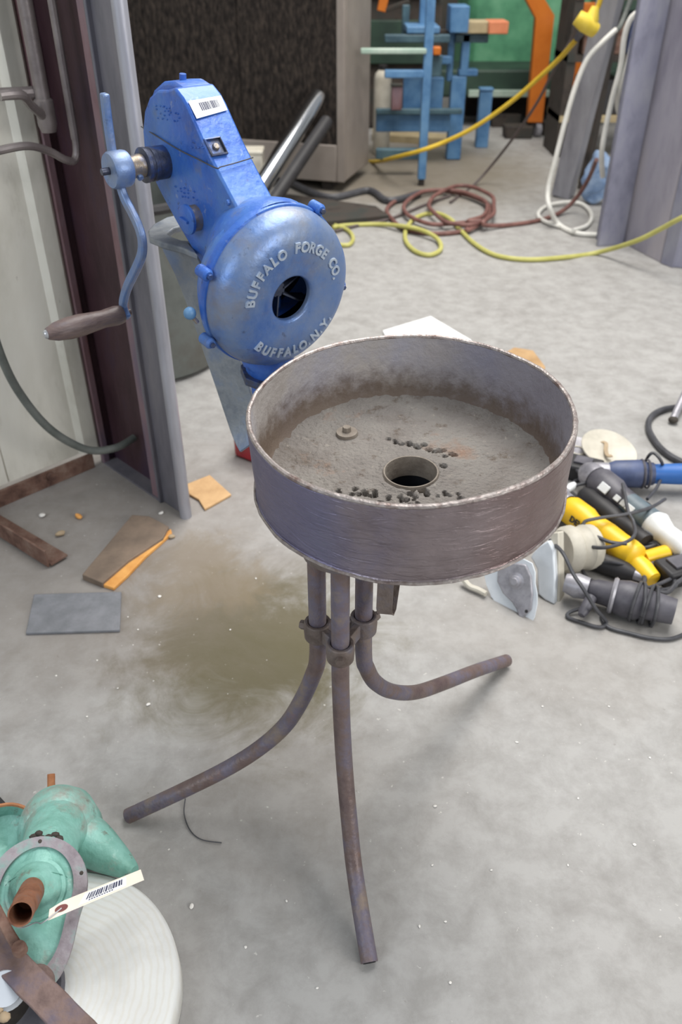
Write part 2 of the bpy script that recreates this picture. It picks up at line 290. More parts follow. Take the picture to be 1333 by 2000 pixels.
class MB:
    def __init__(s): s.v = []; s.f = []
    def add(s, vs, fs):
        k = len(s.v); s.v += [V(p) for p in vs]; s.f += [[i+k for i in f] for f in fs]; return s
    def box(s, c, size, mtx=None):
        hx, hy, hz = (d/2 for d in size); c = V(c)
        vs = [V((x,y,z)) + c for x in (-hx,hx) for y in (-hy,hy) for z in (-hz,hz)]
        if mtx: vs = [mtx @ p for p in vs]
        return s.add(vs, [[0,1,3,2],[4,6,7,5],[0,4,5,1],[2,3,7,6],[0,2,6,4],[1,5,7,3]])
    def bar(s, a, b, wdt, thk, up=(0,0,1)):
        a, b, up = V(a), V(b), V(up); d = (b-a); L = d.length; d.normalize()
        sd = d.cross(up)
        if sd.length < 1e-4: sd = d.cross(V((1,0,0)))
        sd.normalize(); u2 = sd.cross(d)
        return s.box((0,0,L/2), (wdt, thk, L), frame(a, sd, u2, d))
    def tube(s, path, r, seg=12, caps=True, hollow=0):
        path = [V(p) for p in path]; n = len(path); rs = r if isinstance(r, (list, tuple)) else [r]*n
        t = [(path[min(i+1,n-1)] - path[max(i-1,0)]).normalized() for i in range(n)]
        x, y, _ = basis(t[0]); vs = []; fs = []
        for i in range(n):
            if i:
                q = t[i-1].rotation_difference(t[i]); x = (q @ x); x = (x - t[i]*x.dot(t[i])).normalized(); y = t[i].cross(x)
            for k in range(seg):
                a = 2*math.pi*k/seg; vs.append(path[i] + (x*math.cos(a) + y*math.sin(a))*rs[i])
        for i in range(n-1):
            for k in range(seg): fs.append([i*seg+k, i*seg+(k+1)%seg, (i+1)*seg+(k+1)%seg, (i+1)*seg+k])
        if caps: fs.append(list(range(seg))[::-1]); fs.append([(n-1)*seg+k for k in range(seg)])
        return s.add(vs, fs)
    def lathe(s, prof, mtx, seg=48, a0=0, a1=2*math.pi, closed=False):
        full = abs(a1-a0-2*math.pi) < 1e-6; m = seg if full else seg+1; vs = []; fs = []
        for r, z in prof:
            for k in range(m):
                a = a0 + (a1-a0)*k/seg; vs.append(mtx @ V((r*math.cos(a), r*math.sin(a), z)))
        n = len(prof)
        for i in range(n if closed else n-1):
            j = (i+1) % n
            for k in range(seg):
                k2 = (k+1) % m; fs.append([i*m+k, i*m+k2, j*m+k2, j*m+k])
        return s.add(vs, fs)
    def prism(s, poly, z0, z1, mtx):
        n = len(poly); vs = [mtx @ V((p[0],p[1],z0)) for p in poly] + [mtx @ V((p[0],p[1],z1)) for p in poly]
        return s.add(vs, [list(range(n))[::-1], [n+i for i in range(n)]] + [[i,(i+1)%n,n+(i+1)%n,n+i] for i in range(n)])
    def strip(s, path, wdir, wdt, thk):
        path = [V(p) for p in path]; n = len(path); vs = []; fs = []
        for i in range(n):
            t = (path[min(i+1,n-1)] - path[max(i-1,0)]).normalized(); wd = V(wdir[i] if isinstance(wdir, list) else wdir); wd = (wd - t*wd.dot(t)).normalized(); nn = t.cross(wd)
            wv = wdt[i] if isinstance(wdt, (list, tuple)) else wdt
            for a, b in ((-1,-1),(1,-1),(1,1),(-1,1)): vs.append(path[i] + wd*(a*wv/2) + nn*(b*thk/2))
        for i in range(n-1):
            for k in range(4): fs.append([i*4+k, i*4+(k+1)%4, (i+1)*4+(k+1)%4, (i+1)*4+k])
        fs += [[3,2,1,0], [(n-1)*4+k for k in range(4)]]
        return s.add(vs, fs)
    def ball(s, c, rx, ry=None, rz=None, seg=16, mtx=None):
        ry = ry or rx; rz = rz or rx
        pr = [(max(1e-5, math.sin(math.pi*i/10)), -math.cos(math.pi*i/10)) for i in range(11)]
        m = Matrix.Translation(V(c)) @ (mtx or Matrix()) @ Matrix.Diagonal((rx,ry,rz,1))
        return s.lathe(pr, m, seg)
    def jitter(s, amp, freq=20, seed=0):
        for i, p in enumerate(s.v): s.v[i] = p + noise.noise_vector(p*freq + V((seed,0,0)))*amp
        return s
    def build(s, name, m, parent=None, loc=None, bevel=0, sharp=35, subd=0):
        me = bpy.data.meshes.new(name)
        o0 = ORG[root_of(parent).name] if parent else V(loc if loc is not None else (0,0,0))
        me.from_pydata([p - o0 for p in s.v], [], s.f); me.update()
        bm = bmesh.new(); bm.from_mesh(me); bmesh.ops.remove_doubles(bm, verts=bm.verts, dist=1e-6); bmesh.ops.recalc_face_normals(bm, faces=bm.faces); bm.to_mesh(me); bm.free()
        me.shade_smooth(); me.set_sharp_from_angle(angle=math.radians(sharp)); me.materials.append(M[m])
        o = bpy.data.objects.new(name, me); COL.objects.link(o)
        if parent: o.parent = parent
        else: o.location = o0; ORG[o.name] = o0
        if bevel:
            md = o.modifiers.new('bevel', 'BEVEL'); md.width = bevel; md.segments = 2; md.limit_method = 'ANGLE'; md.angle_limit = math.radians(40)
        if subd:
            md = o.modifiers.new('subd', 'SUBSURF'); md.levels = subd; md.render_levels = subd
        return o

def smooth_path(pts, n=8):
    pts = [V(p) for p in pts]; out = []
    for i in range(len(pts)-1):
        p0 = pts[max(i-1,0)]; p1 = pts[i]; p2 = pts[i+1]; p3 = pts[min(i+2,len(pts)-1)]
        for k in range(n):
            t = k/n; out.append(.5*((2*p1) + (p2-p0)*t + (2*p0-5*p1+4*p2-p3)*t*t + (3*p1-p0-3*p2+p3)*t*t*t))
    out.append(pts[-1]); return out
def text_mesh(body, size, depth):
    cu = bpy.data.curves.new('txt', 'FONT'); cu.body = body; cu.size = size; cu.extrude = depth; cu.align_x = 'CENTER'; cu.resolution_u = 3; cu.offset = size*.035
    o = bpy.data.objects.new('txt', cu); COL.objects.link(o); bpy.context.view_layer.update()
    me = bpy.data.meshes.new_from_object(o.evaluated_get(bpy.context.evaluated_depsgraph_get()))
    vs = [v.co.copy() for v in me.vertices]; fs = [list(p.vertices) for p in me.polygons]
    bpy.data.objects.remove(o); bpy.data.curves.remove(cu); bpy.data.meshes.remove(me); return vs, fs

# ================================================================ the setting
fl = MB(); n = 40
fl.box((1.5, 4.5, -.05), (16, 13.0, .1)); o = fl.build('floor', 'floor'); o['kind'] = 'structure'
b = MB().box((2.5, 10.6, 1.6), (14, .12, 3.2)); o = b.build('wall_back', 'back'); o['kind'] = 'structure'

# left wall: runs at 45 degrees, standing column projects from it
E1 = V((.7071,.7071,0)); E2 = V((.7071,-.7071,0)); WO = V((-.70, 2.155, 0)); Z = V((0,0,1))
def wl(a, b_, z): return WO + E1*a + E2*b_ + Z*z        # along wall, out from wall, height
wall_root = bpy.data.objects.new('wall_left', None); COL.objects.link(wall_root); wall_root.location = wl(-.6,0,0); ORG['wall_left'] = wl(-.6,0,0); wall_root['kind'] = 'structure'
def rib_panel(a0, a1, ribs):
    prof = [(a0, 0)]
    for c in ribs: prof += [(c-.035, 0), (c-.02, .016), (c+.02, .016), (c+.035, 0)]
    prof.append((a1, 0)); back = [(a, -.012) for a, _ in prof][::-1]
    return [(a, q) for a, q in prof] , back
for a0, a1, ribs in ((-1.3,-.985,[-1.2,-1.06]), (-.98,-.665,[-.9,-.76]), (-.66,-.315,[]), (-.31,.02,[-.06])):
    pr, bk = rib_panel(a0, a1, ribs); m = MB(); k = len(pr)
    vs = [wl(a, q, z) for z in (.055, 2.6) for a, q in pr+bk]; nn = 2*k
    fs = [[i, (i+1) % nn, nn+(i+1) % nn, nn+i] for i in range(nn)]
    fs += [[i, nn-1-i, nn-2-i, i+1] for i in range(k-1)] + [[nn+i, nn+i+1, nn+nn-2-i, nn+nn-1-i] for i in range(k-1)]
    m.add(vs, fs).build('wall_panel', 'wall', wall_root)
m = MB(); m.bar(wl(-1.3,.010,.025), wl(-.06,.010,.025), .010, .05, Z)
m.jitter(.003, 30).build('base_angle', 'rust', wall_root, bevel=.002)
for a in (-.9,-.5,-.2): MB().lathe([(.0001,.012),(.012,.012),(.012,0)], axis_frame(wl(a,.018,.035), E2), 8).build('bolt_head', 'rust', wall_root)

# steel column with channel cover, at the end of the wall
cr = thing('steel_column', wl(.03,.14,0), 'dark red-brown steel column with grey channel cover against the cream wall', 'column')
def vbox(mb, a0, a1, b0, b1, z0=0, z1=2.6):
    ps = [wl(a,b_,z) for a in (a0,a1) for b_ in (b0,b1) for z in (z0,z1)]
    return mb.add(ps, [[0,1,3,2],[4,6,7,5],[0,4,5,1],[2,3,7,6],[0,2,6,4],[1,5,7,3]])
vbox(MB(), .012,.024, 0,.275).build('web', 'oxide', cr); vbox(MB(), -.03,-.01, .0,.02, 0,2.6).build('edge_trim', 'flange', cr, bevel=.003)
vbox(MB(), -.01,.03, -.012,.006).build('inner_flange', 'oxide', cr, bevel=.002)
vbox(MB(), -.026,.012, .262,.302).build('outer_flange', 'flange', cr, bevel=.003)
m = MB(); vbox(m, -.022,-.012, .302,.40); vbox(m, -.034,-.012, .302,.312)
m.build('channel_web', 'galv_dark', cr, bevel=.003)
m = MB().tube([wl(-.020,.412,0), wl(-.020,.412,2.6)], .016, 16)
m.build('channel_lip', 'galv', cr)
vbox(MB(), -.03,.04, .02,.30, 0,.006).build('base_plate', 'galv_dark', cr)
# conduits
c1 = thing('conduit', wl(-.02,.03,0), 'grey vertical conduit with coupling beside the red-brown column', 'pipe')
def vpipe(mb, u, v, y, z0, z1, r):
    p = PY(u, v, y); return mb.tube([(p.x,p.y,z0),(p.x,p.y,z1)], r, 14)
pc = PY(88,215,2.02)
m = MB().tube([(pc.x,pc.y,pc.z), (pc.x,pc.y,2.6)], .016, 14); m.build('pipe', 'conduit', c1)
MB().lathe([(.001,-.045),(.016,-.045),(.021,-.03),(.021,.02),(.017,.024)], Matrix.Translation(pc), 16).build('coupling', 'conduit', c1)
mk = PY(0,187,1.87); m2 = MB().tube(smooth_path([mk, PY(40,185,1.9), PY(60,205,1.96), PY(86,228,2.01)]), .010, 10); m2.build('pipe_bend', 'conduit', c1)
c2 = thing('conduit', wl(-.02,.05,0), 'thin bent conduit curving off the wall below the coupling', 'pipe')
q0 = PY(152,300,2.0)
m = MB().tube(smooth_path([PY(-20,298,1.82), PY(50,285,1.88), PY(95,295,1.94), PY(128,312,1.97), PY(146,312,1.99), q0 + V((0,0,.02)), q0 + V((0,0,.09))]) , .0085, 10); m.build('pipe', 'conduit', c2)
MB().tube([q0 + V((0,0,.03)), q0 + V((0,0,1.2))], .0095, 10).build('riser', 'conduit', c2)
m = MB().tube([PY(78,180,2.03), PY(-20,185,1.98)], .013, 10); tag(m.build('pipe', 'conduit', loc=PY(30,182,2.0)), 'short horizontal grey pipe crossing the cream wall panels', 'pipe')
hp = smooth_path([PY(-40,560,1.75), PY(0,690,1.78), PY(40,770,1.82), PY(100,840,1.86), PY(170,878,1.92), PY(225,875,1.98), PY(262,855,2.04)])
tag(MB().tube(hp, .0105, 12).build('hose', 'hose_grey', loc=hp[0]), 'grey-green hose drooping across the cream wall to the column', 'hose')

# ================================================================ the forge
FZ = V((-.028,-.054,1)).normalized(); PC = V((.097,1.042,.753)); PR = .23
forge = thing('portable_forge', (.04,.98,0), 'portable rivet forge with round steel pan, tripod legs and blue hand-crank blower', 'forge')
PM = axis_frame(PC, FZ, (1,0,0))
outer = [(PR-.004,0),(PR,-.003)] + [(PR - .003*i/10, -.003 - .115*i/10) for i in range(1,11)] + [(PR-.001,-.120),(PR-.001,-.124),(PR-.006,-.126),(.06,-.130),(.05,-.130)]
m = MB().lathe(outer, PM, 128)
for i, p in enumerate(m.v): m.v[i] = p + noise.noise_vector(p*9)*.0022 + noise.noise_vector(p*40)*.0004
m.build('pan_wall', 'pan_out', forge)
pan = bpy.data.objects['pan_wall']
m = MB().lathe([(PR-.0035,.0005),(PR-.007,-.001),(PR-.008,-.02),(PR-.009,-.06),(PR-.012,-.09),(PR-.022,-.103),(PR-.04,-.112)], PM, 128)
for i, p in enumerate(m.v): m.v[i] = p + noise.noise_vector(p*9)*.002 + noise.noise_vector(p*70)*.0009
m.build('pan_lining', 'pan_in', forge)
m = MB().tube([PM @ V(((PR-.0035)*math.cos(2*math.pi*k/128), (PR-.0035)*math.sin(2*math.pi*k/128), 0)) for k in range(129)], .0038, 8, caps=False)
for i, p in enumerate(m.v): m.v[i] = p + noise.noise_vector(p*9)*.002 + noise.noise_vector(p*60)*.0007
m.build('rim', 'rim', forge)
m = MB().tube([PM @ V(((PR-.001)*math.cos(2*math.pi*k/128), (PR-.001)*math.sin(2*math.pi*k/128), -.1215)) for k in range(129)], .0026, 8, caps=False)
for i, p in enumerate(m.v): m.v[i] = p + noise.noise_vector(p*9)*.0022 + noise.noise_vector(p*50)*.0012
m.build('bottom_seam', 'rim', forge)
# clay bed with pits, hole for the tuyere
PMi = PM.inverted()
def bed(u, v):
    d = ray(u, v); o_ = PMi @ CAM; dl = PMi.to_3x3() @ d; return o_ + dl*((-.106 - o_.z)/dl.z)
pits = []
rnd = random.Random(3)
for k in range(16):
    t = k/15; c = bed(762 + 128*t + rnd.uniform(-5,5), 856 + 34*t + rnd.uniform(-5,5)); pits.append((c.x, c.y, rnd.uniform(.0026,.0044)))
c = bed(866,911); pits.append((c.x,c.y,.005))
for k in range(46):
    u = rnd.uniform(655,905); v = rnd.uniform(955,990); c = bed(u, v)
    if math.hypot(c.x-.004,c.y) > .052: pits.append((c.x,c.y,rnd.uniform(.002,.0036)))
TC = bed(803,926)
N_ = 230; RB = PR-.008; step = 2*RB/N_; xs = np.linspace(-RB, RB, N_+1)
vs = []; idx = {}; fs = []
for i, x in enumerate(xs):
    for j, y in enumerate(xs):
        r = math.hypot(x, y); rt = math.hypot(x-TC.x, y-TC.y)
        if r < RB+.002 and rt > .038:
            p = V((x,y,0)); q = V((x,y,.3))
            z = -.106 + .0018*noise.noise(q*11) + .0012*noise.noise(q*38) + .0012*noise.noise(q*130)
            z += .012*max(0,(r-.18)/.042)**2
            z += .003*math.exp(-((rt-.045)/.006)**2)
            for px_, py_, pr_ in pits:
                dd = (x-px_)**2 + (y-py_)**2
                if dd < (pr_*1.3)**2: z = min(z, z - .020*max(0, 1-(math.sqrt(dd)/(pr_*1.3))**4))
            if r > RB: k_ = RB/r; x_, y_ = x*k_, y*k_
            else: x_, y_ = x, y
            idx[i,j] = len(vs); vs.append(PM @ V((x_,y_,z)))
for i in range(N_):
    for j in range(N_):
        k = [(i,j),(i+1,j),(i+1,j+1),(i,j+1)]
        if all(q in idx for q in k): fs.append([idx[q] for q in k])
MB().add(vs, fs).build('clay_bed', 'clay', forge, sharp=80)
TM = PM @ Matrix.Translation((TC.x, TC.y, 0))
m = MB().lathe([(.0375,-.135),(.0375,-.106),(.0385,-.1005),(.0405,-.1005),(.043,-.106),(.043,-.135)], TM, 48); m.build('tuyere_ring', 'ash', forge)
MB().lathe([(.001,-.22),(.044,-.22),(.044,-.132)], TM, 32).build('tuyere_bowl', 'dark_rubber', forge)
wp = bed(678,848)
WM = PM @ Matrix.Translation((wp.x, wp.y, -.104))
wsh = MB().lathe([(.006,.002),(.007,.004),(.0165,.003),(.0175,.000),(.0175,-.004)], WM, 28).build('washer', 'ash', forge)
MB().lathe([(.0001,.012),(.006,.012),(.0068,.010),(.0068,.0)], WM, 8).build('bolt', 'ash', wsh)
# tripod
PIPES = {'left': (V((-.0355,.935,0)), (250,1594)), 'front': (V((-.001,.888,0)), (722,1880)), 'right': (V((.0345,.948,0)), (990,1290))}
BEND = {'left': [(621,1282),(612,1318),(588,1370),(556,1418),(506,1462),(440,1503),(345,1550)],
        'front': [(666,1290),(667,1350),(670,1430),(676,1520),(686,1630),(702,1750)],
        'right': [(711,1280),(717,1305),(733,1332),(765,1350),(812,1352),(868,1334),(930,1310)]}
PR_ = .0135
for k_, (pp, fp) in PIPES.items():
    foot = P(*fp, z=PR_*.9); nrm = (foot - pp); nrm.z = 0; nrm = V((nrm.y, -nrm.x, 0)).normalized()
    if k_ == 'front':   # seen end-on: set the bend by height along the pipe's own plane
        dirv = (foot-pp); dirv.z = 0; Lh = dirv.length; dirv.normalize()
        prof = [(0,.40),(.004,.35),(.016,.28),(.040,.205),(.080,.130),(.13,.065),(Lh, PR_*.9)]
        pts = [pp + dirv*a + Z*z for a, z in prof]
    else:
        pts = [PP(u, v, pp, nrm) for u, v in BEND[k_]] + [foot]
    top = V((pp.x, pp.y, .632)); path = [top, V((pp.x,pp.y,.47))] + pts
    sp = smooth_path(path, 7); nn = len(sp)
    rr = [PR_]*nn
    leg = MB().tube(sp, rr, 18, caps=True).build('leg', 'leg', forge)
    t = (sp[-1]-sp[-2]).normalized()
    MB().lathe([(.0001,.0),(PR_*.72,0),(PR_*.72,.0006),(.0001,.0006)], axis_frame(sp[-1]+t*.0004, t), 16).build('pipe_bore', 'dark_rubber', leg)
cz = .435; m = MB()
for pp, _ in PIPES.values(): m.lathe([(PR_+.0005,-.018),(PR_+.007,-.018),(PR_+.008,0),(PR_+.007,.014),(PR_+.0005,.014)], Matrix.Translation(pp + Z*cz), 24, closed=True)
pl = [p for p, _ in PIPES.values()]
for i in range(3):
    a = pl[i] + Z*(cz-.002); b_ = pl[(i+1) % 3] + Z*(cz-.002); d = (b_-a).normalized(); m.bar(a + d*.012, b_ - d*.012, .012, .026)
m.build('leg_clamp', 'casting', forge, bevel=.002)
mid = (pl[0]+pl[1]+pl[2])/3
for pp in pl:
    d = (pp-mid).normalized(); s_ = pp + d*(PR_+.006) + Z*cz
    MB().lathe([(.0001,.009),(.0065,.009),(.0075,.006),(.0075,-.003)], axis_frame(s_, d), 6).build('clamp_bolt', 'casting', forge)
MB().lathe([(.0001,.0),(.055,.0),(.055,.016),(.0001,.016)], Matrix.Translation(mid + Z*.594), 24).build('leg_boss', 'casting', forge)
# ash gate handle: flat strap loop under the pan
x0 = PY(757,1170,.90).x; zb = PY(757,1199,.90).z
m = MB().strip([(x0-.002,.905,.63),(x0-.004,.898,zb+.012),(x0-.003,.898,zb+.003),(x0,.903,zb),(x0+.003,.910,zb+.003),(x0+.016,.945,.60),(x0+.02,.955,.63)], V((1,-.25,0)), .023, .003); m.build('ash_gate_handle', 'casting', forge)

# ---------------------------------------------------------------- the blower
BC = V((-.096,1.346,.809)); az, el = math.radians(-50), math.radians(-8.5)
BN = V((math.cos(el)*math.cos(az), math.cos(el)*math.sin(az), math.sin(el))); BK = V((math.sin(az), -math.cos(az), 0)); BU = BK.cross(BN)
if BU.z < 0: BU = -BU
def bl(a, b_, c): return BC + BN*a + BU*b_ + BK*c
def blp(u, v, c):    # photo point on the blower's side plane at offset c
    return PP(u, v, bl(0,0,c), BK)
BX = -BK                                           # right-hand direction seen from the front
BM = frame(BC, BX, BU, BN)                         # lathe axis along the fan axis
prof = [(.0385,.013),(.0385,.018),(.0395,.0225),(.043,.0245),(.052,.0245),(.070,.0262),(.088,.0275),(.103,.0255),(.117,.0195),(.128,.009),(.1345,-.005),(.1365,-.018),(.1365,-.03)]
m = MB().lathe(prof, BM, 96); casing = m.build('fan_casing', 'blue_face', forge, sharp=50)
m = MB().lathe([(.1365,-.024),(.1395,-.025),(.1405,-.03),(.1405,-.037),(.1395,-.040),(.131,-.041),(.128,-.062),(.118,-.080),(.098,-.088),(.03,-.09),(.0001,-.09)], BM, 96); m.build('casing_back', 'blue', casing, sharp=40)
m = MB().lathe([(.001,-.06),(.125,-.06)], BM, 48); m.build('casing_interior', 'dark_rubber', casing)
m = MB()
m.lathe([(.0001,-.012),(.013,-.014),(.016,-.02),(.016,-.05)], BM, 20)
for k in range(6):
    a = k*math.pi/3 + .3; dx = V((math.cos(a), math.sin(a), 0)); ty = V((-math.sin(a), math.cos(a), 0))
    pts = [BM @ (dx*.01 + V((0,0,-.025))), BM @ (dx*.05 + ty*.008 + V((0,0,-.025))), BM @ (dx*.09 + ty*.03 + V((0,0,-.025)))]
    m.strip(pts, BN, .03, .003)
m.build('fan_wheel', 'fan_blade', casing)
def put_letter(ch, ang, rad, size, flip):
    a = math.radians(ang); vs, fs = text_mesh(ch, size, .0026)
    er = V((math.cos(a), math.sin(a), 0)); et = V((-math.sin(a), math.cos(a), 0))
    up, rt = (er, -et) if not flip else (-er, et)
    base = er*rad - up*(.36*size if ch != '.' else .36*size) + V((0,0,.0272))
    MB().add([BM @ (base + rt*v.x*.95 + up*v.y + V((0,0,v.z))) for v in vs], fs).build('raised_letter' if ch != '.' else 'raised_dot', 'letter', casing, sharp=30)
for ch, a in zip('BUFFALO', (170,159.5,149.5,139.8,130,119.5,108.8)): put_letter(ch, a, .0895, .0225, False)
for ch, a in zip('FORGE', (89.5,79.5,69.8,59.6,49.8)): put_letter(ch, a, .0905, .0225, False)
for ch, a in zip('CO.', (32.5,21.5,13.5)): put_letter(ch, a, .092, .0225, False)
for ch, a in zip('BUFFALO.N.Y.', (225,236,246,256,266,276,286,293.5,303,310.5,319,326)): put_letter(ch, a, .0945, .0225, True)
# casing lugs and knob
for ang, r_ in ((55,.145),(158,.146),(207,.147),(-12,.150)):
    a = math.radians(ang); p = BM @ V((r_*math.cos(a), r_*math.sin(a), -.03)); er = BM.to_3x3() @ V((math.cos(a), math.sin(a), 0))
    lug = MB().lathe([(.0001,.014),(.007,.014),(.010,.010),(.010,-.012),(.0001,-.012)], axis_frame(p, BN), 14).build('casing_lug', 'blue', casing)
    MB().lathe([(.0001,.019),(.0045,.019),(.0045,.012)], axis_frame(p, BN), 6).build('lug_bolt', 'collar', forge)
kp = PP(371,612, bl(-.05,0,0), BN); ls = BM @ V((.145*math.cos(math.radians(195)), .145*math.sin(math.radians(195)), -.045))
kn = MB().tube([ls, kp + (ls-kp).normalized()*.008], .0035, 8); kn.build('knob_stem', 'tan_metal', casing)
MB().ball(kp, .0105).build('knob', 'stand_blue', casing)
# gear case behind the fan
GO = [(-.045,.10),(-.083,.122),(-.13,.155),(-.175,.190),(-.222,.232),(-.238,.243),(-.262,.252),(-.29,.254),(-.322,.246),(-.352,.226),(-.375,.194),(-.386,.155),(-.384,.115),(-.366,.083),(-.325,.05),(-.275,.017),(-.21,-.02),(-.15,-.045),(-.09,-.06),(-.045,-.06)]
GMx = frame(BC, BN, BU, BN.cross(BU)); sg = 1 if BN.cross(BU).dot(BK) > 0 else -1
m = MB(); m.prism(GO, -.034*sg, .028*sg, GMx); gear = m.build('gear_case', 'blue', forge, bevel=.006)
def inset(poly, d):
    out = []; n_ = len(poly)
    for i in range(n_):
        p0, p1, p2 = V(poly[i-1]).to_2d(), V(poly[i]).to_2d(), V(poly[(i+1) % n_]).to_2d()
        t = (p2-p0).normalized(); nn = V((-t.y, t.x)).to_2d(); out.append(p1 + nn*d)
    return out
cx = sum(p[0] for p in GO)/len(GO); cy = sum(p[1] for p in GO)/len(GO)
ins = inset(GO, .012)
if (ins[8].y - cy) > (GO[8][1] - cy): ins = inset(GO, -.012)
INS2 = []
for (x, y), q in zip(GO, ins): INS2.append((q.x, q.y) if x < -.27 else (x*1.0 + .0012, y + .0016) if y > .05 else (q.x, q.y))
m = MB(); m.prism(INS2, -.0335*sg, .041*sg, GMx); m.build('gear_cover', 'blue', gear, bevel=.004)
# neck between gear case and fan
NM = frame(bl(0,.040,0), BX, BU, BN)
m = MB().lathe([(.0001,-.125),(.066,-.123),(.078,-.115),(.088,-.095),(.097,-.07),(.104,-.045),(.102,-.03)], NM, 48); m.build('neck', 'blue', gear)
# top pin, plug recess, side boss, bolts, casting marks
pin = blp(358,172,.0); MB().tube([pin - BU*.02, pin + BU*.022], .0058, 10).build('oil_pin', 'blue', gear)
sd = V((-.223+.083, .232-.122)); sl = (BN*(-.140) + BU*(.110)).normalized(); sn = sl.cross(BK).normalized()
if sn.z < 0: sn = -sn
def strip_pt(u, v, lift=0.0): return PP(u, v, bl(-.153,.177,0), sn) + sn*lift
sp_ = [strip_pt(*q, lift=.0045) for q in ((366,201),(430,190),(443,218),(383,235))]
m = MB(); m.add(sp_ + [p - sn*.0008 for p in sp_], [[0,1,2,3],[7,6,5,4],[0,4,5,1],[1,5,6,2],[2,6,7,3],[3,7,4,0]]); sticker = m.build('sticker', 'label', gear)
m = MB(); rr = random.Random(5); cur = .26
while cur < .82:
    wv = rr.choice([.012,.02,.03]); e0 = sp_[0].lerp(sp_[1], cur); e1 = sp_[3].lerp(sp_[2], cur); f0 = sp_[0].lerp(sp_[1], cur+wv); f1 = sp_[3].lerp(sp_[2], cur+wv)
    m.add([e0.lerp(e1,.2)+sn*.0004, f0.lerp(f1,.2)+sn*.0004, f0.lerp(f1,.68)+sn*.0004, e0.lerp(e1,.68)+sn*.0004], [[0,1,2,3]]); cur += wv + rr.choice([.016,.024])
m.build('barcode', 'ink', sticker)
rc = strip_pt(421,288); RM = frame(rc, sl, BK, sn)
m = MB().lathe([(.022,.0005),(.022,.004),(.0185,.005),(.0185,.0008),(.0001,.0008)], RM @ Matrix.Rotation(math.pi/4, 4, 'Z'), 4); plug = m.build('filler_plate', 'collar', gear, sharp=20)
MB().lathe([(.0001,.005),(.005,.005),(.006,.003),(.006,0)], RM, 8).build('filler_screw', 'tan_metal', gear)
def lathe_c(prof, a, b_, mname, par, name, seg=32):   # lathe along the crank axis
    return MB().lathe(prof, axis_frame(bl(a,b_,0), BK), seg).build(name, mname, par)
ba, bb = -.223, .047
p = blp(385,425,.04); ba, bb = (p-BC).dot(BN), (p-BC).dot(BU)
lathe_c([(.022,.041),(.0215,.056),(.0205,.058)], ba, bb, 'tan_metal', gear, 'bearing_boss')
lathe_c([(.0205,.056),(.025,.057),(.025,.062),(.022,.064),(.0001,.064)], ba, bb, 'blue', gear, 'bearing_cap')
MB().box((0,0,.066), (.004,.024,.005), axis_frame(bl(ba,bb,0), BK, BU)).build('cap_slot_ridge', 'blue', gear)
m = MB(); rr = random.Random(11)
for u0, v0, nx, ny in ((305,205,7,4),(375,278,4,2),(345,365,6,3)):
    for i in range(nx):
        for j in range(ny):
            if rr.random() < .25: continue
            q = blp(u0 + i*7 + j*2 + rr.uniform(-2,2), v0 + i*1.5 + j*8 + rr.uniform(-2,2), .041)
            m.ball(q, .0022 + rr.random()*.0012, .0016 + rr.random()*.002, .0014, 6)
m.build('casting_marks', 'blue', gear)['kind'] = 'stuff'
for u, v in ((447,395),(298,300)):
    q = blp(u, v, .041); MB().lathe([(.0001,.005),(.004,.004),(.0055,0)], axis_frame(q, BK), 8).build('case_rivet', 'blue', gear)
# string round the gear case
st = [blp(277,247,.030)+BK*.001, blp(300,262,.0425), blp(345,290,.043), blp(385,310,.043), blp(422,328,.044), strip_pt(430,330,.006), strip_pt(460,322,.006), strip_pt(492,312,.006)]
MB().tube(smooth_path(st, 4), .0011, 6).build('tag_string', 'cord_black', gear)
# crank
p = blp(322,316,.04); ca, cb = (p-BC).dot(BN), (p-BC).dot(BU)
lathe_c([(.0001,.04),(.0275,.04),(.0275,.062),(.0285,.063),(.0285,.070),(.0265,.071),(.0265,.076),(.029,.077),(.029,.083),(.022,.084),(.0001,.084)], ca, cb, 'collar', gear, 'shaft_collar')
lathe_c([(.019,.083),(.0195,.09),(.018,.105),(.021,.113),(.021,.12)], ca, cb, 'tan_metal', gear, 'crank_shaft')
hub = lathe_c([(.0001,.108),(.020,.108),(.0285,.113),(.0300,.118),(.0300,.142),(.0275,.146),(.0001,.146)], ca, cb, 'blue_face', forge, 'crank_hub')
lathe_c([(.0001,.160),(.0055,.160),(.006,.157),(.006,.146)], ca, cb, 'collar', hub, 'set_screw')
q = bl(ca,cb,.098) + BN*.012 - BU*.010; MB().lathe([(.0001,.009),(.0055,.008),(.006,0)], axis_frame(q, (BN-BU*.6).normalized()), 8).build('key_screw', 'blue_face', hub)
CC = .128
cpx = [(204,182),(209,225),(216,275),(224,325),(236,365),(244,388),(258,415),(271,443),(278,470),(277,497),(266,525),(251,556),(243,580),(241,600),(250,622)]
cp = smooth_path([blp(u, v, CC) for u, v in cpx], 4)
m = MB().strip(cp, BN, .0165, .012); crank = m.build('crank_arm', 'blue_face', forge, bevel=.003)
h0 = blp(244,612,CC); h1d = BK
hl = [(.0001,-.012),(.006,-.012),(.006,.006),(.0165,.006),(.0185,.018),(.0175,.034),(.0165,.045),(.018,.065),(.0205,.09),(.0205,.115),(.017,.14),(.0115,.155),(.0095,.158)]
HM = axis_frame(h0, h1d); handle = MB().lathe(hl, HM, 28).build('crank_handle', 'handle', forge)
MB().lathe([(.0001,.163),(.006,.163),(.0085,.160),(.009,.156)], HM, 16).build('handle_tip', 'steel', handle)
